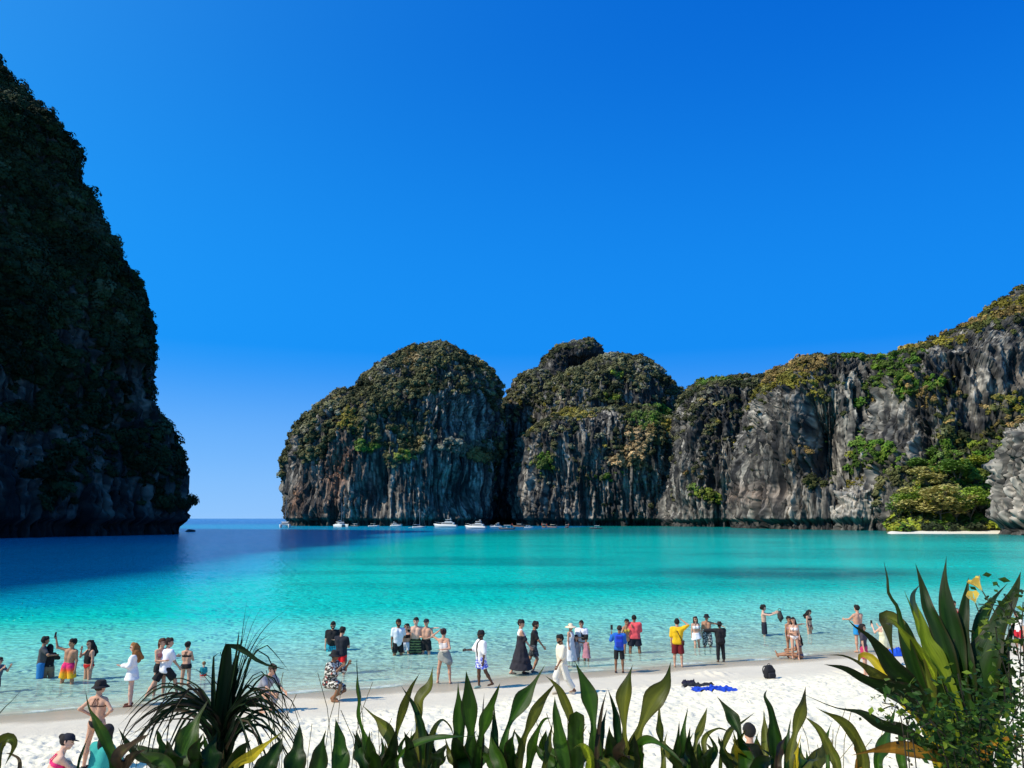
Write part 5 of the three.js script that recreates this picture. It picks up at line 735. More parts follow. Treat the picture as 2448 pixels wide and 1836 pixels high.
P0({ label: 'person in red swimwear in the water seen between the tall leaves', p: [2288, 1530], wet: 1, top: 1437, face: 0, fem: 1, skin: 'fair', hair: 'short', wears: [['bra', '#b01c24'], ['brief', '#b01c24']] });
P0({ label: 'person in red shorts at the far right edge behind the vine', p: [2440, 1560], top: 1462, face: -60, skin: 'fair', hair: 'short', wears: [['shirt', '#e6e0da', { sleeve: 0.6 }], ['shorts', '#c01c30', { len: 0.7 }]] });
P0({ label: 'seated person with dark cropped hair and orange strap, behind the front leaves', at3: [3.83, -13.2], H: 1.74, near: 1, face: 165, skin: 'fair', hair: 'short', hairColour: '#17140f', lean: 10, legs: 'kneesUp', armL: 'knee', armR: 'knee', look: 12, hat: 'cap', hatColour: '#22231f', wears: [['shirt', '#7a7268', { sleeve: 0, e: 0.012 }], ['strap', '#e0561c', { pts: [[0.08, 0.5, 0.02], [0.03, 0.46, -0.1], [-0.06, 0.3, -0.14]] }], ['shorts', '#2a2c30', { len: 0.8 }]] });
// things left on the sand
function clothHeap(name, label, px, py, w, d, colour, seed, flat = 0.05) {
  let lo = 4, hi = 60; for (let i = 0; i < 40; i++) { const m = (lo + hi) / 2, c = at(px, py, m); if (c.y > groundBase(c.x, -m)) lo = m; else hi = m; }
  const c = at(px, py, lo), nx = 60, nz = 40, pos = [], idx = [];
  for (let j = 0; j <= nz; j++) for (let i = 0; i <= nx; i++) { const u = i / nx * 2 - 1, v = j / nz * 2 - 1, rr = 1 + 0.22 * noise(u * 2, v * 2, seed), x = u * w / 2 * rr, z = v * d / 2 * rr * (1 - 0.25 * u), e = sst(1, 0.75, Math.max(Math.abs(u), Math.abs(v))); pos.push(x, sandHeight(c.x + x, -lo + z) - groundBase(c.x, -lo) + 0.012 + e * flat * (0.6 + 0.9 * Math.abs(noise(u * 3.3, v * 3, seed + 4)) + 0.5 * noise(u * 7, v * 6, seed)), z); if (i < nx && j < nz) { const o = j * (nx + 1) + i, b = o + nx + 1; idx.push(o, b, o + 1, o + 1, b, b + 1); } }
  const m = part(numbered(name), geom(pos, idx), new THREE.MeshStandardMaterial({ color: colour, roughness: 0.95, side: THREE.DoubleSide }), scene); m.position.set(c.x, groundBase(c.x, -lo), -lo); m.rotation.y = -0.1; tag(m, label, name.replace('_', ' '));
}
clothHeap('beach_towel', 'crumpled bright blue beach towel on the trodden sand', 1706, 1650, 1.15, 0.62, '#1242b4', 3, 0.07);
clothHeap('sarong', 'dark patterned cloth with white print beside the blue towel', 1672, 1639, 0.95, 0.42, '#1f2028', 8, 0.045);
clothHeap('dark_clothes', 'small heap of dark clothes at the left end of the towel', 1646, 1634, 0.4, 0.3, '#1c1730', 12, 0.07);
clothHeap('blue_bag', 'bright blue bag lying on the sand seen behind the big leaves', 2160, 1568, 0.9, 0.4, '#1450c8', 15, 0.22);
{ let lo = 4, hi = 60; for (let i = 0; i < 40; i++) { const m = (lo + hi) / 2, c = at(1841, 1622, m); if (c.y > groundBase(c.x, -m)) lo = m; else hi = m; }
  const c = at(1841, 1622, lo), b = thing('backpack', 'black backpack standing alone on the sand', 'backpack', [c.x, groundBase(c.x, -lo), -lo], 0.3), k = clothMat('#17161a');
  part('bag_body', geom(...netMesh([[-0.1, 0.08, 0, 0.1, 0.08, 0, 0.1, 0.1], [-0.09, 0.2, -0.01, 0.09, 0.2, -0.01, 0.1, 0.1], [-0.06, 0.31, -0.03, 0.06, 0.31, -0.03, 0.075, 0.075]], 0.014, 0.05, [], 0.01)), k, b); part('front_pocket', new RoundedBoxGeometry(0.24, 0.16, 0.08, 3, 0.035).translate(0, 0.1, 0.1), clothMat('#201f24'), b); part('handle', new THREE.TorusGeometry(0.04, 0.009, 6, 14, Math.PI).translate(0, 0.38, -0.03), k, b);
  for (const s of [-1, 1]) part('shoulder_strap', new THREE.TorusGeometry(0.14, 0.016, 6, 18, Math.PI).rotateZ(-Math.PI / 2).rotateY(Math.PI / 2).translate(0.08 * s, 0.2, -0.09), k, b); }
// ------------------------------------------------------------------ the plants on the dune in front of the camera
const veins = heightTexture(256, (u, v) => 0.72 + 0.2 * tile(u, v, 40, 2, 5) + 0.16 * tile(u, v, 90, 5, 7) + 0.14 * tile(u, v, 6, 4, 9) - 0.25 * sst(0.35, 0.7, tile(u, v, 14, 16, 3))); veins.colorSpace = THREE.NoColorSpace;
const leafVM = (t, rough, spec) => new THREE.MeshPhysicalMaterial({ map: veins, bumpMap: veins, bumpScale: 0.0012, vertexColors: true, side: THREE.DoubleSide, roughness: rough, specularIntensity: spec, transmission: t, thickness: 0 });
const BACKLIT = leafVM(0.55, 0.5, 0.16), LEAF = leafVM(0.32, 0.42, 0.22), THICK = leafVM(0.1, 0.42, 0.22);
const LC = { dark: [0.006, 0.022, 0.002], green: [0.024, 0.066, 0.005], olive: [0.085, 0.095, 0.012], lime: [0.26, 0.34, 0.02], yellow: [0.42, 0.33, 0.015], orange: [0.32, 0.15, 0.018], brown: [0.035, 0.022, 0.010], pandan: [0.007, 0.026, 0.008], dry: [0.055, 0.035, 0.02] };
let leafSeed = 1;
// a strap leaf along a curve: V-folded, wavy edged, turning as it goes
function leafGeo(pts, w, kind, o = {}) {
  const r = rng(7000 + leafSeed++ * 13), cv = new THREE.CatmullRomCurve3(pts, false, 'centripetal'), n = o.n ?? 32, m = o.m ?? 6, pos = [], col = [], uv = [], idx = [], a = new THREE.Vector3(), side = new THREE.Vector3(), nrm = new THREE.Vector3(), face = new THREE.Vector3();
  const turn0 = o.turn ?? (r() - 0.5) * 0.9, turn1 = turn0 + (o.twist ?? (r() - 0.5) * 1.8), ph = r() * 6.28, fold = o.fold ?? 0.22 + 0.2 * r(), base = LC[kind], tip = o.tip ? LC[o.tip] : mix3(base, LC.brown, 0.3), rim = o.rim ?? 0.75, wob = o.wob ?? 0.17, belly = o.belly ?? 0.42, hf = o.hf ?? 0, nh = hf > 0.05 ? 7 : 0;
  for (let i = 0; i <= n; i++) {
    const ta = i < nh ? hf * i / nh : hf + (1 - hf) * (i - nh) / (n - nh), t = Math.max(0, (ta - hf) / (1 - hf)), under = hf > 0 ? lerp(o.base ?? 0.5, 1, Math.min(1, ta / hf)) : 1, T = cv.getTangentAt(ta); cv.getPointAt(ta, a);
    face.subVectors(EYE, a).normalize(); side.crossVectors(T, face).normalize(); nrm.crossVectors(side, T).normalize();
    const an = lerp(turn0, turn1, t) + 0.25 * Math.sin(t * 7 + ph), s2 = side.clone().multiplyScalar(Math.cos(an)).addScaledVector(nrm, Math.sin(an)), n2 = nrm.clone().multiplyScalar(Math.cos(an)).addScaledVector(side, -Math.sin(an));
    const prof = (t < belly ? lerp(hf > 0 ? 0.8 : o.base ?? 0.55, 1, sst(0, belly, t)) : Math.pow(Math.max(0, 1 - (t - belly) / (1 - belly)), o.point ?? 1.1)) * (o.spear ? 1 - 0.58 * Math.exp(-(((t - 0.36) / 0.13) ** 2)) + 0.25 * Math.exp(-(((t - 0.62) / 0.14) ** 2)) : 1) * (1 + wob * Math.sin(t * 11 + ph)) * under, hw = w / 2 * prof;
    for (let k = 0; k <= m; k++) {
      const u = k / m * 2 - 1, lift = Math.abs(u) * fold * hw + 0.14 * hw * Math.sin(t * 21 + ph + (u > 0 ? 1.7 : 0)) * Math.abs(u) ** 2;
      pos.push(a.x + s2.x * u * hw + n2.x * lift, a.y + s2.y * u * hw + n2.y * lift, a.z + s2.z * u * hw + n2.z * lift);
      let c = mix3(base, tip, sst(0.62, 1, t) * (o.tip ? 1 : 0.8)); const nz = noise(t * 6 + ph, u * 2, ph);
      c = mix3(c, o.tip || kind === 'yellow' ? LC.olive : LC.green, 0.35 * sst(0, 0.6, nz)); c = mix3(c, LC.brown, rim * sst(0.72, 1, Math.abs(u)) * 0.8); c = mix3(c, [c[0] * 2 + 0.003, c[1] * 1.8 + 0.004, c[2] * 1.6], 0.6 * sst(0.22, 0, Math.abs(u)) * sst(0.9, 0.4, t));
      const g = 1.35 + 0.3 * nz; col.push(c[0] * g, c[1] * g, c[2] * g); uv.push(u * 0.5 + ph, ta * 3 + ph);
      if (i < n && k < m) { const q = i * (m + 1) + k, b = q + m + 1; idx.push(q, b, q + 1, q + 1, b, b + 1); }
    }
  }
  return geom(pos, idx, col, 3, uv);
}
// a plant: its crown stands on the dune at (crown pixel column, depth); every leaf is a curve from the crown, set out from the photograph, each tip at its own distance
function plant(name, label, cat, cx, depth, leaves, o = {}) {
  const c = at(cx, 1836, depth), gy = groundBase(c.x, -depth), t = thing(name, label, cat, [c.x, gy, -depth]), rr = rng(300 + Math.round(cx)), org = new THREE.Vector3(c.x, gy, -depth);
  for (const [w, kind, dz, px, lo = {}] of leaves) {
    const n = px.length / 2, D = depth + (lo.near ?? 0), pts = [new THREE.Vector3(c.x + (rr() - 0.5) * 0.12, gy + 0.02, -depth + (rr() - 0.5) * 0.12)];
    if (lo.from) pts[0].set(...lo.from);
    for (let i = 0; i < n; i++) { const e = at(px[2 * i], px[2 * i + 1], D + dz * (n < 2 ? 1 : i / (n - 1))); if (i === 0 && e.distanceTo(pts[0]) < 0.05) continue; pts.push(e); }
    for (const p of pts) p.sub(org);
    const len = pts.reduce((s, p, i) => i ? s + p.distanceTo(pts[i - 1]) : 0, 0), g = (() => { const back = pts.map((p) => p.clone().add(org)), chord = []; let acc = 0; const L2 = new THREE.CatmullRomCurve3(back, false, 'centripetal').getLengths(200), tot = L2[200], hf = lo.thick ? 0 : clamp(L2[Math.round(200 / (back.length - 1))] / tot, 0, 0.8); const geo = leafGeo(back, w * (o.wide ?? 1) * D / FPX, kind, { ...lo, hf, belly: lo.thick ? lo.belly : lo.spear ? 0.62 : (lo.belly ?? 0.5) * 0.75 }); geo.translate(-org.x, -org.y, -org.z); return geo; })();
    part('leaf', g, lo.thick || kind === 'dark' ? THICK : kind === 'lime' ? BACKLIT : LEAF, t);
  }
  // leaf bases round the crown
  const r = rng(Math.round(cx * 7 + 1)), st = netMesh([[0, -0.05, 0, 0, 0.16, 0, 0.05, 0.035], [0.03, 0, 0.02, 0.05, 0.12, 0.03, 0.03, 0.02], [-0.03, 0, -0.01, -0.06, 0.11, 0, 0.03, 0.02]], 0.012, 0.03, [], 0.01);
  part('stem', geom(st[0], st[1]), barkGreen, t);
  for (let i = 0; i < (o.fill ?? 4) * (o.fill < 6 ? 2 : 1.5); i++) {
    const x = cx + (r() - 0.5) * (o.spread ?? 150), y = 1735 + 85 * r() * r() + 20 * r(), side = (r() - 0.5) * 60, d = depth + (r() - 0.3) * 0.7, a = at(cx + (x - cx) * 0.4, 1836, d), b = at(x, (1836 + y) / 2, d + 0.1), e = at(x + side, y, d + 0.2 * r());
    const pts = [new THREE.Vector3(c.x + (r() - 0.5) * 0.1, gy + 0.02, -depth + (r() - 0.5) * 0.1), a, b, e], g = leafGeo(pts, (30 + 20 * r()) * d / FPX, ['dark', 'green', 'green', 'olive', 'green', 'olive'][Math.floor(r() * 6)], { belly: 0.4, hf: 0.6 }); g.translate(-org.x, -org.y, -org.z); part('leaf', g, LEAF, t);
  }
  return t;
}
const barkGreen = std([0.07, 0.075, 0.03], 0.9);
const bk = { belly: 0.62 };
plant('strap_leaf_plant', 'strap-leaved plant with one tall wavy leaf, left of centre beside the crouching person', 'plant', 900, 4.2, [
  [34, 'green', 0.1, [893, 1836, 874, 1762, 860, 1706, 864, 1668, 857, 1628, 853, 1572], { spear: 1, twist: 2.4, wob: 0.24, belly: 0.4 }], [32, 'olive', 0.3, [938, 1836, 934, 1764, 905, 1722, 866, 1686], { turn: 0.2, belly: 0.6 }], [22, 'olive', -0.1, [925, 1836, 945, 1765, 962, 1700, 980, 1648, 1004, 1608], { ...bk, spear: 1, belly: 0.8 }], [36, 'dark', 0.2, [870, 1836, 858, 1790, 852, 1745]], [34, 'green', -0.3, [900, 1836, 880, 1800, 884, 1745], {}], [40, 'dark', -0.2, [930, 1836, 936, 1790, 950, 1740]]], { fill: 3, spread: 120, wide: 0.88 });
plant('strap_leaf_plant', 'strap-leaved plant with a golden bent leaf and a long leaf arching right', 'plant', 1010, 4.1, [
  [44, 'olive', 0.2, [1000, 1836, 1000, 1772, 1004, 1712, 1006, 1676, 1027, 1640, 1036, 1590], { spear: 1, tip: 'olive', twist: 1.0, wob: 0.2, belly: 0.55 }], [22, 'dark', 0.1, [1010, 1800, 1010, 1745, 990, 1690, 958, 1638], { belly: 0.5 }], [46, 'dark', 0.1, [1020, 1836, 1024, 1790, 1010, 1730]], [18, 'olive', 0.3, [1022, 1836, 1036, 1752, 1056, 1722, 1076, 1738, 1085, 1762], { rim: 0.4 }],
  [26, 'green', -0.2, [952, 1836, 958, 1808, 1000, 1776, 1085, 1762, 1172, 1763], { turn: 0.9, belly: 0.5, twist: 0.3 }], [40, 'dark', -0.2, [985, 1836, 978, 1790, 966, 1748], {}], [34, 'dark', -0.4, [1040, 1836, 1052, 1800, 1070, 1776]]], { fill: 3, spread: 120, wide: 0.88 });
plant('strap_leaf_plant', 'pair of upright pointed leaves standing close together in the middle of the leaf row', 'plant', 1120, 4.3, [
  [34, 'green', 0.1, [1098, 1836, 1098, 1760, 1097, 1690, 1095, 1628], { belly: 0.68, turn: 0.2, twist: 0.2 }], [42, 'green', 0, [1124, 1836, 1126, 1750, 1121, 1680, 1118, 1640, 1114, 1602], { spear: 1, belly: 0.6, turn: -0.2, twist: 0.2, wob: 0.15 }], [12, 'brown', 0.2, [1150, 1836, 1152, 1760, 1154, 1700, 1158, 1654], { rim: 0.2 }], [46, 'dark', -0.2, [1108, 1836, 1092, 1790, 1085, 1745]], [30, 'green', -0.1, [1140, 1836, 1150, 1760, 1178, 1680, 1196, 1632], { spear: 1, belly: 0.6 }]], { fill: 3, spread: 110, wide: 0.88 });
plant('strap_leaf_plant', 'strap-leaved plant whose blades lean to the right under the person in cream', 'plant', 1212, 4.2, [
  [22, 'dark', 0.1, [1188, 1836, 1182, 1760, 1182, 1676], {}], [32, 'green', 0.2, [1200, 1836, 1214, 1742, 1240, 1690, 1274, 1640, 1304, 1588], { spear: 1, belly: 0.66 }], [28, 'olive', 0, [1240, 1836, 1246, 1785, 1264, 1738, 1292, 1678, 1332, 1628], { spear: 1, belly: 0.66 }], [24, 'green', -0.2, [1262, 1836, 1276, 1775, 1300, 1722, 1318, 1716]], [40, 'dark', -0.2, [1222, 1836, 1226, 1780, 1232, 1740]], [20, 'olive', 0.2, [1300, 1836, 1312, 1770, 1322, 1722], { rim: 0.9 }]], { fill: 3, spread: 120, wide: 0.88 });
plant('strap_leaf_plant', 'strap-leaved plant with a blunt cut-off leaf and a crossing pair above it', 'plant', 1350, 4.1, [
  [40, 'green', 0.1, [1352, 1836, 1338, 1755, 1328, 1700, 1326, 1664], { belly: 0.55, turn: 0.1, twist: 0.1 }], [28, 'olive', 0.1, [1376, 1836, 1376, 1762, 1360, 1696, 1340, 1652, 1320, 1628, 1303, 1615], { spear: 1, belly: 0.68, twist: 1.2 }], [44, 'green', -0.1, [1378, 1836, 1378, 1770, 1378, 1700], { point: 0.12, belly: 0.9, turn: 0, twist: 0.1, wob: 0.02 }], [38, 'green', 0.2, [1424, 1836, 1420, 1755, 1416, 1700, 1402, 1645, 1374, 1580], { spear: 1, belly: 0.62, wob: 0.2, twist: 0.6 }], [26, 'lime', -0.4, [1412, 1836, 1408, 1805, 1390, 1780, 1368, 1790], { belly: 0.5 }], [18, 'dark', 0.2, [1430, 1836, 1440, 1740, 1452, 1690]]], { fill: 3, spread: 120, wide: 0.88 });
plant('strap_leaf_plant', 'largest centre plant with two broad glowing spear leaves below the yellow shirt', 'plant', 1490, 4.0, [
  [14, 'brown', 0.1, [1428, 1836, 1430, 1760, 1440, 1690, 1453, 1644], { rim: 0.3 }], [26, 'dark', 0.1, [1482, 1836, 1476, 1752, 1466, 1690, 1453, 1646], { belly: 0.7 }], [44, 'olive', 0.1, [1490, 1836, 1496, 1750, 1494, 1700, 1500, 1640, 1513, 1587], { spear: 1, belly: 0.62, wob: 0.24, tip: 'dark', twist: 0.5 }], [46, 'olive', 0, [1512, 1836, 1524, 1765, 1538, 1725, 1566, 1668, 1592, 1635, 1604, 1581], { spear: 1, belly: 0.66, wob: 0.22, tip: 'dark', twist: 0.6 }], [18, 'olive', 0.2, [1586, 1836, 1582, 1780, 1577, 1730, 1576, 1680], { spear: 1, rim: 0.9 }], [30, 'green', -0.3, [1530, 1836, 1534, 1782, 1562, 1774, 1600, 1796, 1640, 1832], { belly: 0.55, turn: 0.6 }], [46, 'dark', -0.2, [1470, 1836, 1462, 1790, 1456, 1735]], [40, 'dark', -0.1, [1510, 1836, 1512, 1790, 1516, 1752]], [40, 'dry', -0.3, [1492, 1836, 1486, 1800, 1494, 1772], { point: 0.3 }]], { fill: 4, spread: 150, wide: 0.88 });
plant('strap_leaf_plant', 'slim-leaved plant of narrow upright blades right of the glowing spear leaves', 'plant', 1650, 4.3, [
  [20, 'green', 0.1, [1626, 1836, 1632, 1770, 1636, 1735, 1645, 1690], {}], [18, 'dark', 0, [1614, 1836, 1620, 1780, 1624, 1722]], [22, 'olive', 0.2, [1658, 1836, 1664, 1775, 1678, 1735, 1691, 1690], { spear: 1, belly: 0.65 }], [13, 'olive', 0.2, [1690, 1836, 1684, 1768, 1716, 1742, 1750, 1752], { rim: 0.9 }], [24, 'dark', -0.1, [1660, 1836, 1646, 1790, 1650, 1735]], [26, 'green', -0.3, [1690, 1836, 1694, 1800, 1712, 1778]], [22, 'green', -0.2, [1680, 1836, 1672, 1795, 1672, 1770]]], { fill: 5, spread: 130, wide: 0.88 });
plant('strap_leaf_plant', 'strap-leaved plant with a yellowing leaf in front of the seated person with orange strap', 'plant', 1790, 4.1, [
  [26, 'dark', 0.2, [1784, 1836, 1768, 1752, 1746, 1708, 1713, 1663], { spear: 1, belly: 0.6 }], [14, 'olive', 0.3, [1722, 1836, 1742, 1752, 1772, 1728, 1806, 1702], { rim: 0.9 }], [30, 'yellow', -0.2, [1802, 1836, 1776, 1812, 1762, 1786, 1750, 1760], { tip: 'olive', rim: 0.3 }], [34, 'dark', 0.1, [1852, 1836, 1852, 1750, 1842, 1695, 1828, 1664, 1834, 1648], { belly: 0.55 }], [26, 'olive', 0.15, [1830, 1836, 1830, 1765, 1826, 1692], {}], [34, 'dark', -0.2, [1820, 1836, 1800, 1790, 1776, 1776]], [30, 'dark', -0.1, [1746, 1836, 1728, 1792, 1716, 1756]]], { fill: 5, spread: 140, wide: 0.88 });
plant('strap_leaf_plant', 'bent-leaved olive plant between the seated person and the large right-hand plant', 'plant', 1925, 3.8, [
  [30, 'olive', 0.2, [1886, 1836, 1902, 1748, 1918, 1690, 1926, 1640], { spear: 1, tip: 'brown', belly: 0.6 }], [32, 'olive', 0, [2064, 1836, 2060, 1800, 2040, 1757, 2012, 1724, 1950, 1692], { belly: 0.55 }], [28, 'olive', 0.1, [2002, 1836, 1985, 1792, 1958, 1744, 1922, 1711], { belly: 0.6 }], [18, 'dark', 0.1, [1880, 1836, 1882, 1778, 1891, 1716]], [16, 'yellow', 0, [1902, 1836, 1908, 1790, 1916, 1752], { rim: 0.3 }], [22, 'brown', 0.2, [1860, 1836, 1868, 1785, 1880, 1758], { rim: 0.2 }], [12, 'green', 0.2, [1980, 1836, 1976, 1770, 1990, 1722], {}], [20, 'orange', 0.2, [2052, 1836, 2048, 1790, 2044, 1752], { rim: 0.4 }]], { fill: 3, spread: 130, wide: 0.88 });
// the big lily-like plant on the right
const BP = { belly: 0.5 };
plant('giant_lily_plant', 'giant dark plant of broad sword leaves filling the lower right corner', 'plant', 2310, 3.4, [
  [30, 'dark', 0.2, [2250, 1760, 2222, 1690, 2196, 1628, 2172, 1550, 2155, 1492, 2146, 1450, 2126, 1420, 2122, 1384, 2112, 1338], { belly: 0.6, wob: 0.16, twist: 0.5 }],
  [46, 'lime', 0.12, [2280, 1760, 2250, 1640, 2200, 1556, 2160, 1512, 2138, 1484, 2118, 1476], { belly: 0.7, rim: 0.3, turn: 0.5 }], [30, 'olive', 0.55, [2250, 1740, 2160, 1500, 2120, 1476, 2124, 1510, 2138, 1580], { belly: 0.8 }],
  [30, 'lime', 0.3, [2290, 1740, 2240, 1580, 2205, 1522, 2190, 1482, 2172, 1438, 2160, 1408], { belly: 0.62 }], [44, 'lime', 0.16, [2290, 1740, 2250, 1600, 2216, 1540, 2205, 1488, 2190, 1440], { rim: 0.25, belly: 0.72, turn: 0.1 }], [26, 'olive', 0.7, [2290, 1740, 2240, 1560, 2190, 1470, 2182, 1424, 2200, 1396], { belly: 0.8 }],
  [52, 'dark', 0.2, [2280, 1760, 2270, 1640, 2256, 1545, 2236, 1490, 2218, 1450, 2208, 1412, 2188, 1345], { belly: 0.62, wob: 0.14 }], [53, 'dark', 0.15, [2300, 1760, 2292, 1620, 2282, 1525, 2266, 1460, 2258, 1398, 2263, 1328], { belly: 0.66, twist: 0.3, turn: 0.1 }], [50, 'dark', 0.1, [2306, 1760, 2302, 1600, 2300, 1520, 2306, 1450, 2316, 1378], { belly: 0.66, turn: -0.2, twist: 0.3 }],
  [33, 'dark', 0.3, [2325, 1760, 2336, 1580, 2345, 1492, 2367, 1444, 2411, 1392], { belly: 0.7 }], [34, 'lime', 0.2, [2320, 1740, 2330, 1560, 2345, 1500, 2372, 1450], { rim: 0.3 }], [72, 'dark', 0, [2330, 1760, 2344, 1618, 2368, 1540, 2398, 1470, 2424, 1420, 2441, 1365], { belly: 0.66, turn: 0.1, twist: 0.2 }], [60, 'dark', 0, [2345, 1780, 2384, 1640, 2406, 1560, 2430, 1470], { belly: 0.6 }],
  [45, 'dark', -0.1, [2250, 1770, 2212, 1690, 2174, 1636, 2134, 1596, 2108, 1556, 2076, 1518, 2042, 1496, 2025, 1478], { belly: 0.6, wob: 0.16 }], [38, 'olive', 0, [2240, 1770, 2170, 1664, 2108, 1622, 2070, 1592, 2020, 1567, 1974, 1566], { belly: 0.66, tip: 'dark' }], [46, 'dark', -0.1, [2250, 1780, 2180, 1668, 2112, 1640, 2066, 1622, 2020, 1598, 1969, 1588], { belly: 0.6, wob: 0.14 }], [38, 'yellow', 0.2, [2220, 1750, 2150, 1650, 2122, 1620, 2100, 1590, 2080, 1570, 2058, 1566, 2052, 1590], { rim: 0.12, belly: 0.7 }],
  [31, 'dark', -0.2, [2300, 1820, 2242, 1792, 2201, 1770, 2153, 1742, 2107, 1728, 2061, 1702, 1997, 1690, 1914, 1657], { belly: 0.6, wob: 0.16 }], [32, 'orange', -0.1, [2300, 1830, 2228, 1804, 2147, 1788, 2093, 1793, 2034, 1806], { belly: 0.6, rim: 0.5, turn: 0.5 }], [34, 'orange', -0.3, [2330, 1836, 2362, 1790, 2400, 1770, 2452, 1756], { belly: 0.5, rim: 0.3, turn: 0.4 }], [28, 'green', 0.3, [2100, 1836, 2112, 1784, 2126, 1743, 2142, 1688], {}], [24, 'green', 0.3, [2160, 1836, 2156, 1770, 2150, 1720], {}], [34, 'lime', -0.1, [2400, 1780, 2380, 1730, 2356, 1690], { rim: 0.3 }], [48, 'dark', 0, [2290, 1780, 2262, 1700, 2240, 1600], {}], [52, 'dark', 0.2, [2320, 1780, 2316, 1690, 2318, 1600], {}], [24, 'lime', 0.1, [2240, 1740, 2200, 1650, 2178, 1604], { rim: 0.3 }]], { fill: 5, spread: 160 });
// the screw-pine tuft on the left: folded blades that shoot up or arch over
const pn = { rim: 0.15, belly: 0.35, fold: 0.7, wob: 0.02, thick: 1, base: 0.9, m: 4 };
const arcs = [];
{ const r = rng(41);
  for (let i = 0; i < 34; i++) { const sd = i % 2 ? 1 : -1, k = r(), y0 = 1690 + 110 * r(), reach = sd < 0 ? 80 + 180 * k : 60 + 150 * k, top = y0 - 20 - 70 * r() * (1 - k * 0.4), x0 = 532 + sd * 8; arcs.push([14 + 8 * r(), i % 5 ? 'pandan' : 'dry', (r() - 0.6) * 0.9, [x0, y0 + 40, x0 + sd * 14, y0, x0 + sd * reach * 0.45, top, x0 + sd * reach * 0.85, top + 50 + 60 * r(), x0 + sd * reach, top + 110 + 110 * r()], pn]); }
  for (let i = 0; i < 15; i++) { const k = r(), ex = 500 - 90 - 130 * k, top = 1625 + 110 * r(), ey = top + 40 + 70 * r(); arcs.push([15 + 6 * r(), i % 4 ? 'pandan' : 'dry', (r() - 0.5) * 0.8, [526, 1760, 505, 1700, lerp(500, ex, 0.5), top, ex, ey], pn]); }
  for (let i = 0; i < 15; i++) { const k = r(), ex = 560 + 60 + 110 * k, top = 1590 + 130 * r(), ey = top + 50 + 90 * r(); arcs.push([14 + 6 * r(), i % 4 ? 'pandan' : 'dry', (r() - 0.5) * 0.8, [534, 1760, 552, 1700, lerp(556, ex, 0.5), top, ex, ey], pn]); } }
plant('screw_pine', 'dark screw pine tuft of folded strap leaves, some shooting up, most arching over', 'plant', 530, 4.3, [
  [40, 'pandan', 0, [528, 1780, 526, 1690, 532, 1610, 540, 1536], { ...pn, point: 0.35 }], [30, 'pandan', 0.05, [524, 1780, 515, 1690, 511, 1610, 514, 1562, 524, 1556, 532, 1580], { ...pn, belly: 0.6 }], [40, 'pandan', -0.05, [530, 1780, 534, 1690, 540, 1600, 548, 1540, 592, 1560, 625, 1584, 690, 1602], { ...pn, belly: 0.6 }], [40, 'pandan', 0.05, [536, 1780, 548, 1690, 556, 1620, 566, 1560], { ...pn, point: 0.4 }], [36, 'pandan', 0.1, [540, 1780, 562, 1690, 580, 1630, 606, 1590], pn],
  [12, 'pandan', 0.1, [534, 1760, 560, 1620, 576, 1540, 582, 1490, 592, 1427], pn], [10, 'pandan', 0.2, [536, 1760, 566, 1610, 584, 1550, 604, 1490, 640, 1429], pn], [11, 'pandan', 0.15, [538, 1760, 570, 1620, 594, 1564, 634, 1500, 703, 1443], pn], [9, 'pandan', 0, [535, 1760, 565, 1600, 580, 1530, 592, 1480, 612, 1440], pn], [13, 'pandan', -0.1, [533, 1760, 556, 1620, 568, 1550, 572, 1505], { ...pn, point: 0.4 }],
  ...Array.from({ length: 9 }, (_, i) => [8 + (i % 3) * 2, 'pandan', (i % 4) * 0.08, [530 + i, 1760, 552 + i * 4, 1625, 566 + i * 7, 1560 - (i % 3) * 14, 572 + i * 15, 1520 - (i * 37 % 70)], pn]),
  [16, 'pandan', 0.2, [538, 1760, 570, 1670, 600, 1575, 634, 1542, 662, 1568, 700, 1616], pn], [15, 'pandan', 0.1, [540, 1760, 575, 1660, 606, 1560, 630, 1560, 668, 1640, 692, 1730], pn], [16, 'pandan', 0.1, [526, 1770, 494, 1690, 450, 1664, 396, 1666, 350, 1694, 311, 1742], pn], [14, 'pandan', 0.3, [524, 1760, 492, 1660, 450, 1626, 413, 1622, 395, 1655, 384, 1712], pn], [12, 'pandan', -0.1, [530, 1740, 512, 1650, 476, 1604, 440, 1592, 424, 1597], pn], [11, 'pandan', 0, [534, 1740, 522, 1640, 480, 1606, 430, 1594], pn], [15, 'dry', -0.2, [522, 1780, 470, 1724, 400, 1722, 340, 1744, 284, 1765], pn],
  [18, 'pandan', 0.2, [545, 1770, 590, 1690, 640, 1650, 690, 1668, 726, 1734], pn], [15, 'pandan', 0, [540, 1770, 590, 1660, 640, 1610, 676, 1660, 700, 1780], pn], ...arcs], { fill: 0 });
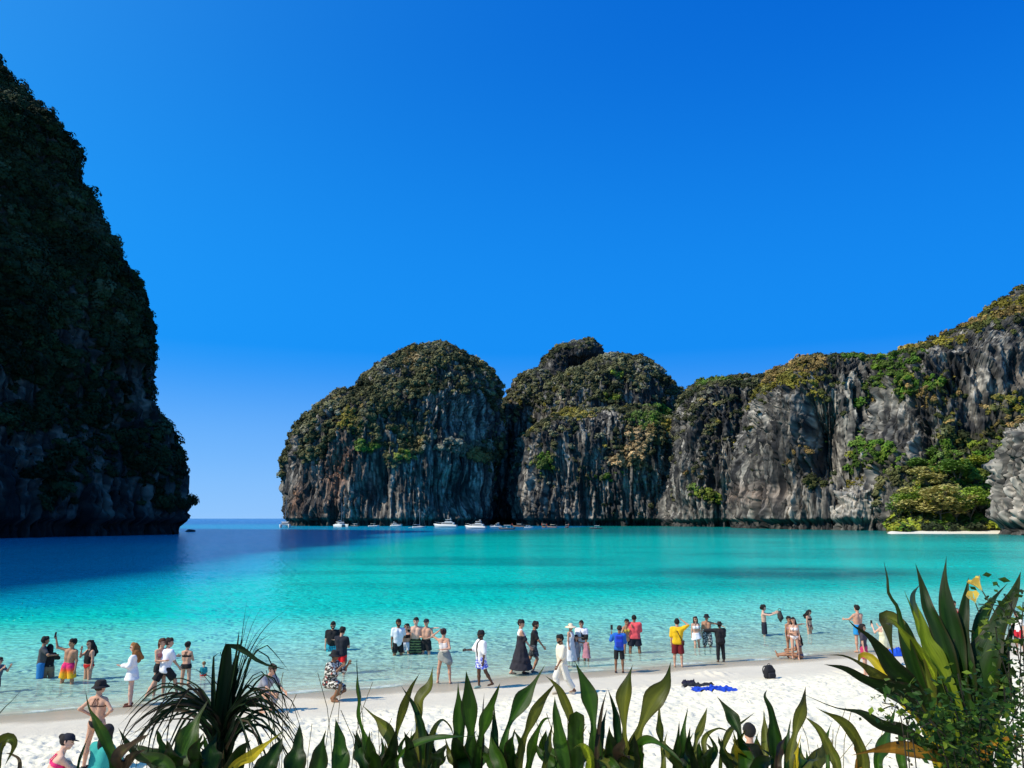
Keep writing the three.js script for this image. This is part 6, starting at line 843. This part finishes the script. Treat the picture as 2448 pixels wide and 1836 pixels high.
plant('broad_leaf_plant', 'broad glossy green leaves at the foot of the screw pine', 'plant', 450, 3.7, [
  [34, 'green', 0, [392, 1836, 382, 1790, 374, 1744], { point: 0.5 }], [48, 'green', 0.2, [432, 1836, 440, 1790, 464, 1736, 498, 1672], { belly: 0.55, tip: 'dark' }], [40, 'dark', -0.1, [470, 1836, 474, 1790, 486, 1752]], [46, 'dark', 0.1, [500, 1836, 504, 1790, 520, 1748]], [24, 'yellow', -0.1, [556, 1836, 602, 1806, 636, 1780, 680, 1746], { tip: 'green', rim: 0.2, belly: 0.4 }], [44, 'dark', -0.2, [420, 1836, 410, 1800, 400, 1770]], [50, 'dark', 0, [560, 1836, 574, 1796, 600, 1768]], [52, 'dark', 0.1, [640, 1836, 660, 1795, 676, 1762]], [46, 'dark', 0.1, [700, 1836, 712, 1790, 716, 1730], {}], [46, 'dark', 0, [760, 1836, 770, 1790, 780, 1742], {}], [40, 'green', 0.1, [810, 1836, 812, 1790, 802, 1716], { belly: 0.6 }]], { fill: 6, spread: 380 });
plant('broad_leaf_plant', 'single broad leaf crossing in front of the teal-shirted seated person', 'plant', 270, 3.6, [
  [26, 'green', 0.1, [276, 1836, 258, 1782, 232, 1726, 214, 1692, 204, 1650], { belly: 0.4, tip: 'brown', rim: 0.3 }], [7, 'dark', 0.1, [186, 1836, 200, 1790, 217, 1748], {}], [30, 'dry', -0.1, [290, 1836, 284, 1812, 310, 1784, 362, 1752], { wob: 0.2 }], [20, 'dry', -0.1, [300, 1836, 320, 1806, 352, 1790], {}]], { fill: 0 });
plant('broad_leaf_plant', 'dark leaves reaching in from the lower left corner', 'plant', -30, 3.8, [
  [16, 'dark', 0.2, [-20, 1760, 0, 1704, 26, 1678, 54, 1646], { thick: 1 }], [26, 'olive', 0, [-10, 1836, 0, 1776, 22, 1764, 34, 1778, 12, 1830], { belly: 0.5 }], [10, 'dry', 0.1, [40, 1870, 48, 1820, 30, 1804, 10, 1800], {}], [26, 'dark', -0.1, [-20, 1836, -6, 1800, 6, 1770], {}]], { fill: 0 });
const SMALL = new THREE.MeshPhysicalMaterial({ vertexColors: true, side: THREE.DoubleSide, roughness: 0.5, specularIntensity: 0.2, transmission: 0.3, thickness: 0 });
const darkTwig = std([0.035, 0.028, 0.016], 0.95);
// fine-leaved shrub and vine in front of the giant plant
function shrub(name, label, cx, depth, boughs, col, size, per, seed) {
  const c = at(cx, 1836, depth), gy = groundBase(c.x, -depth), t = thing(name, label, 'shrub', [c.x, gy, -depth]), org = new THREE.Vector3(c.x, gy, -depth), r = rng(seed), pos = [], cl = [], wood = [];
  for (const px of boughs) {
    const n = px.length / 2, pts = [org.clone(), ...Array.from({ length: n }, (_, i) => at(px[2 * i], px[2 * i + 1], depth - 0.35 * (i / n) + (r() - 0.5) * 0.15))], cv = new THREE.CatmullRomCurve3(pts.map((p) => p.clone().sub(org)));
    wood.push(new THREE.TubeGeometry(cv, 30, 0.0024, 4));
    for (let k = 0; k < per; k++) {
      const tt = 0.3 + 0.7 * Math.pow(r(), 0.8), p = cv.getPointAt(Math.min(0.999, tt)), sp = 0.10; p.x += (r() - 0.5) * sp * 1.6; p.y += (r() - 0.45) * sp * 1.4; p.z += (r() - 0.5) * sp * 1.6;
      const u = new THREE.Vector3(r() - 0.5, r() * 0.5 - 0.35, r() - 0.3).normalize(), v = new THREE.Vector3(r() - 0.5, r() - 0.2, r() - 0.5).cross(u).normalize(), w = new THREE.Vector3().crossVectors(u, v), s = size * (0.6 + 0.7 * r()), q = LC[r() < 0.12 ? 'lime' : r() < 0.5 ? 'green' : 'dark'], kk = (0.8 + 0.8 * r());
      const P = [p, p.clone().addScaledVector(u, s * 0.5).addScaledVector(v, s * 0.3).addScaledVector(w, s * 0.06), p.clone().addScaledVector(u, s), p.clone().addScaledVector(u, s * 0.5).addScaledVector(v, -s * 0.3).addScaledVector(w, s * 0.06)];
      for (const i of [0, 1, 2, 0, 2, 3]) { pos.push(P[i].x, P[i].y, P[i].z); cl.push(col[0] * kk + q[0] * 0.5, col[1] * kk + q[1] * 0.5, col[2] * kk + q[2] * 0.5); }
    }
  }
  part('branch', merged(wood), darkTwig, t); const idx = pos.map((_, i) => i).slice(0, pos.length / 3), m = part('foliage', geom(pos, idx, cl), SMALL, t); m.userData.kind = 'stuff';
}
shrub('leafy_shrub', 'fine-leaved green shrub spilling in front of the giant plant', 2330, 3.0, [[2240, 1780, 2180, 1700, 2120, 1660], [2250, 1770, 2200, 1690, 2180, 1650], [2300, 1760, 2280, 1690, 2260, 1640], [2320, 1760, 2300, 1660, 2290, 1610], [2340, 1760, 2350, 1680, 2340, 1620], [2360, 1760, 2400, 1690, 2400, 1640], [2280, 1800, 2240, 1740, 2220, 1720], [2330, 1800, 2300, 1740, 2310, 1720], [2380, 1800, 2420, 1720, 2440, 1680], [2260, 1810, 2230, 1730, 2200, 1740], [2300, 1800, 2330, 1730, 2360, 1720], [2400, 1830, 2420, 1800, 2440, 1780], [2360, 1840, 2340, 1810, 2330, 1790]], [0.012, 0.032, 0.005], 0.032, 120, 5);
shrub('twiggy_shrub', 'thin twigs with tiny reddish leaves against the sand, left of the giant plant', 2170, 3.2, [[2160, 1760, 2150, 1700, 2110, 1680], [2170, 1750, 2180, 1710, 2160, 1720], [2180, 1760, 2140, 1690, 2100, 1700]], [0.03, 0.018, 0.012], 0.018, 34, 9);
shrub('flowering_vine', 'flowering vine climbing at the right edge of the giant plant', 2430, 3.2, [[2420, 1700, 2410, 1540, 2420, 1430], [2440, 1700, 2440, 1560, 2446, 1440], [2430, 1700, 2390, 1560, 2380, 1500], [2450, 1650, 2440, 1500, 2400, 1420], [2440, 1600, 2400, 1460, 2340, 1444]], [0.02, 0.035, 0.006], 0.034, 90, 15);
{ const petal = new THREE.MeshPhysicalMaterial({ vertexColors: true, side: THREE.DoubleSide, roughness: 0.7, transmission: 0.4, thickness: 0 }), geoF = (r) => { const pos = [], idx = [], col = []; for (let k = 0; k < 5; k++) { const a0 = k * 1.2566; for (let i = 0; i <= 4; i++) for (let j = 0; j <= 4; j++) { const u = i / 4, v = (j / 4 - 0.5) * 1.25 * Math.sqrt(u + 0.05), q = a0 + v, rad = 0.005 + 0.008 * u + 0.024 * u * u; pos.push(Math.cos(q) * rad, 0.075 * u - 0.02 * u * Math.abs(v), Math.sin(q) * rad); col.push(...mix3([0.8, 0.6, 0.12], [0.8, 0.52, 0.06], u)); } for (let i = 0; i < 4; i++) for (let j = 0; j < 4; j++) { const o = k * 25 + i * 5 + j; idx.push(o, o + 1, o + 5, o + 1, o + 6, o + 5); } } return geom(pos, idx, col); };
  [[2348, 1412, 'upper pale yellow flower beside the tall sword leaf', 0.7, -0.5], [2332, 1442, 'lower golden yellow flower on the vine beside the tall sword leaf', 0.6, 0.3]].forEach(([x, y, label, s, tilt]) => { const p = at(x, y, 2.95), f = thing('flower', label, 'flower', p.toArray(), 0.4); f.rotation.x = tilt; f.rotation.z = 0.5; f.scale.setScalar(s); part('petals', geoF(), petal, f); part('flower_stem', limb(V(0.05, -0.14, -0.05), V(0, 0, 0), 0.004, 0.003, 5), barkGreen, f); }); }
// thin dry stalks between the plants
{ const r = rng(64), gs = []; for (let i = 0; i < 40; i++) { const x = i < 20 ? 600 + 330 * r() : i < 32 ? 1930 + 180 * r() : 1300 + 60 * r(), d = 4.4 + 0.8 * r(), top = i < 20 ? 1600 + 190 * r() : 1690 + 110 * r(), lean = (r() - 0.5) * 130, a = at(x, 1900, d), b = at(x + lean * 0.4, (1850 + top) / 2, d), c = at(x + lean, top, d); gs.push(new THREE.TubeGeometry(new THREE.CatmullRomCurve3([a.setY(groundBase(a.x, a.z)), b, c]), 8, 0.0024, 3)); }
  const m = part('grass_stalks', merged(gs), std([0.17, 0.14, 0.065], 0.9), scene); tag(m, 'thin dry grass stalks rising between the strap-leaved plants', 'grass', null, 'stuff'); }
renderer.render(scene, camera);
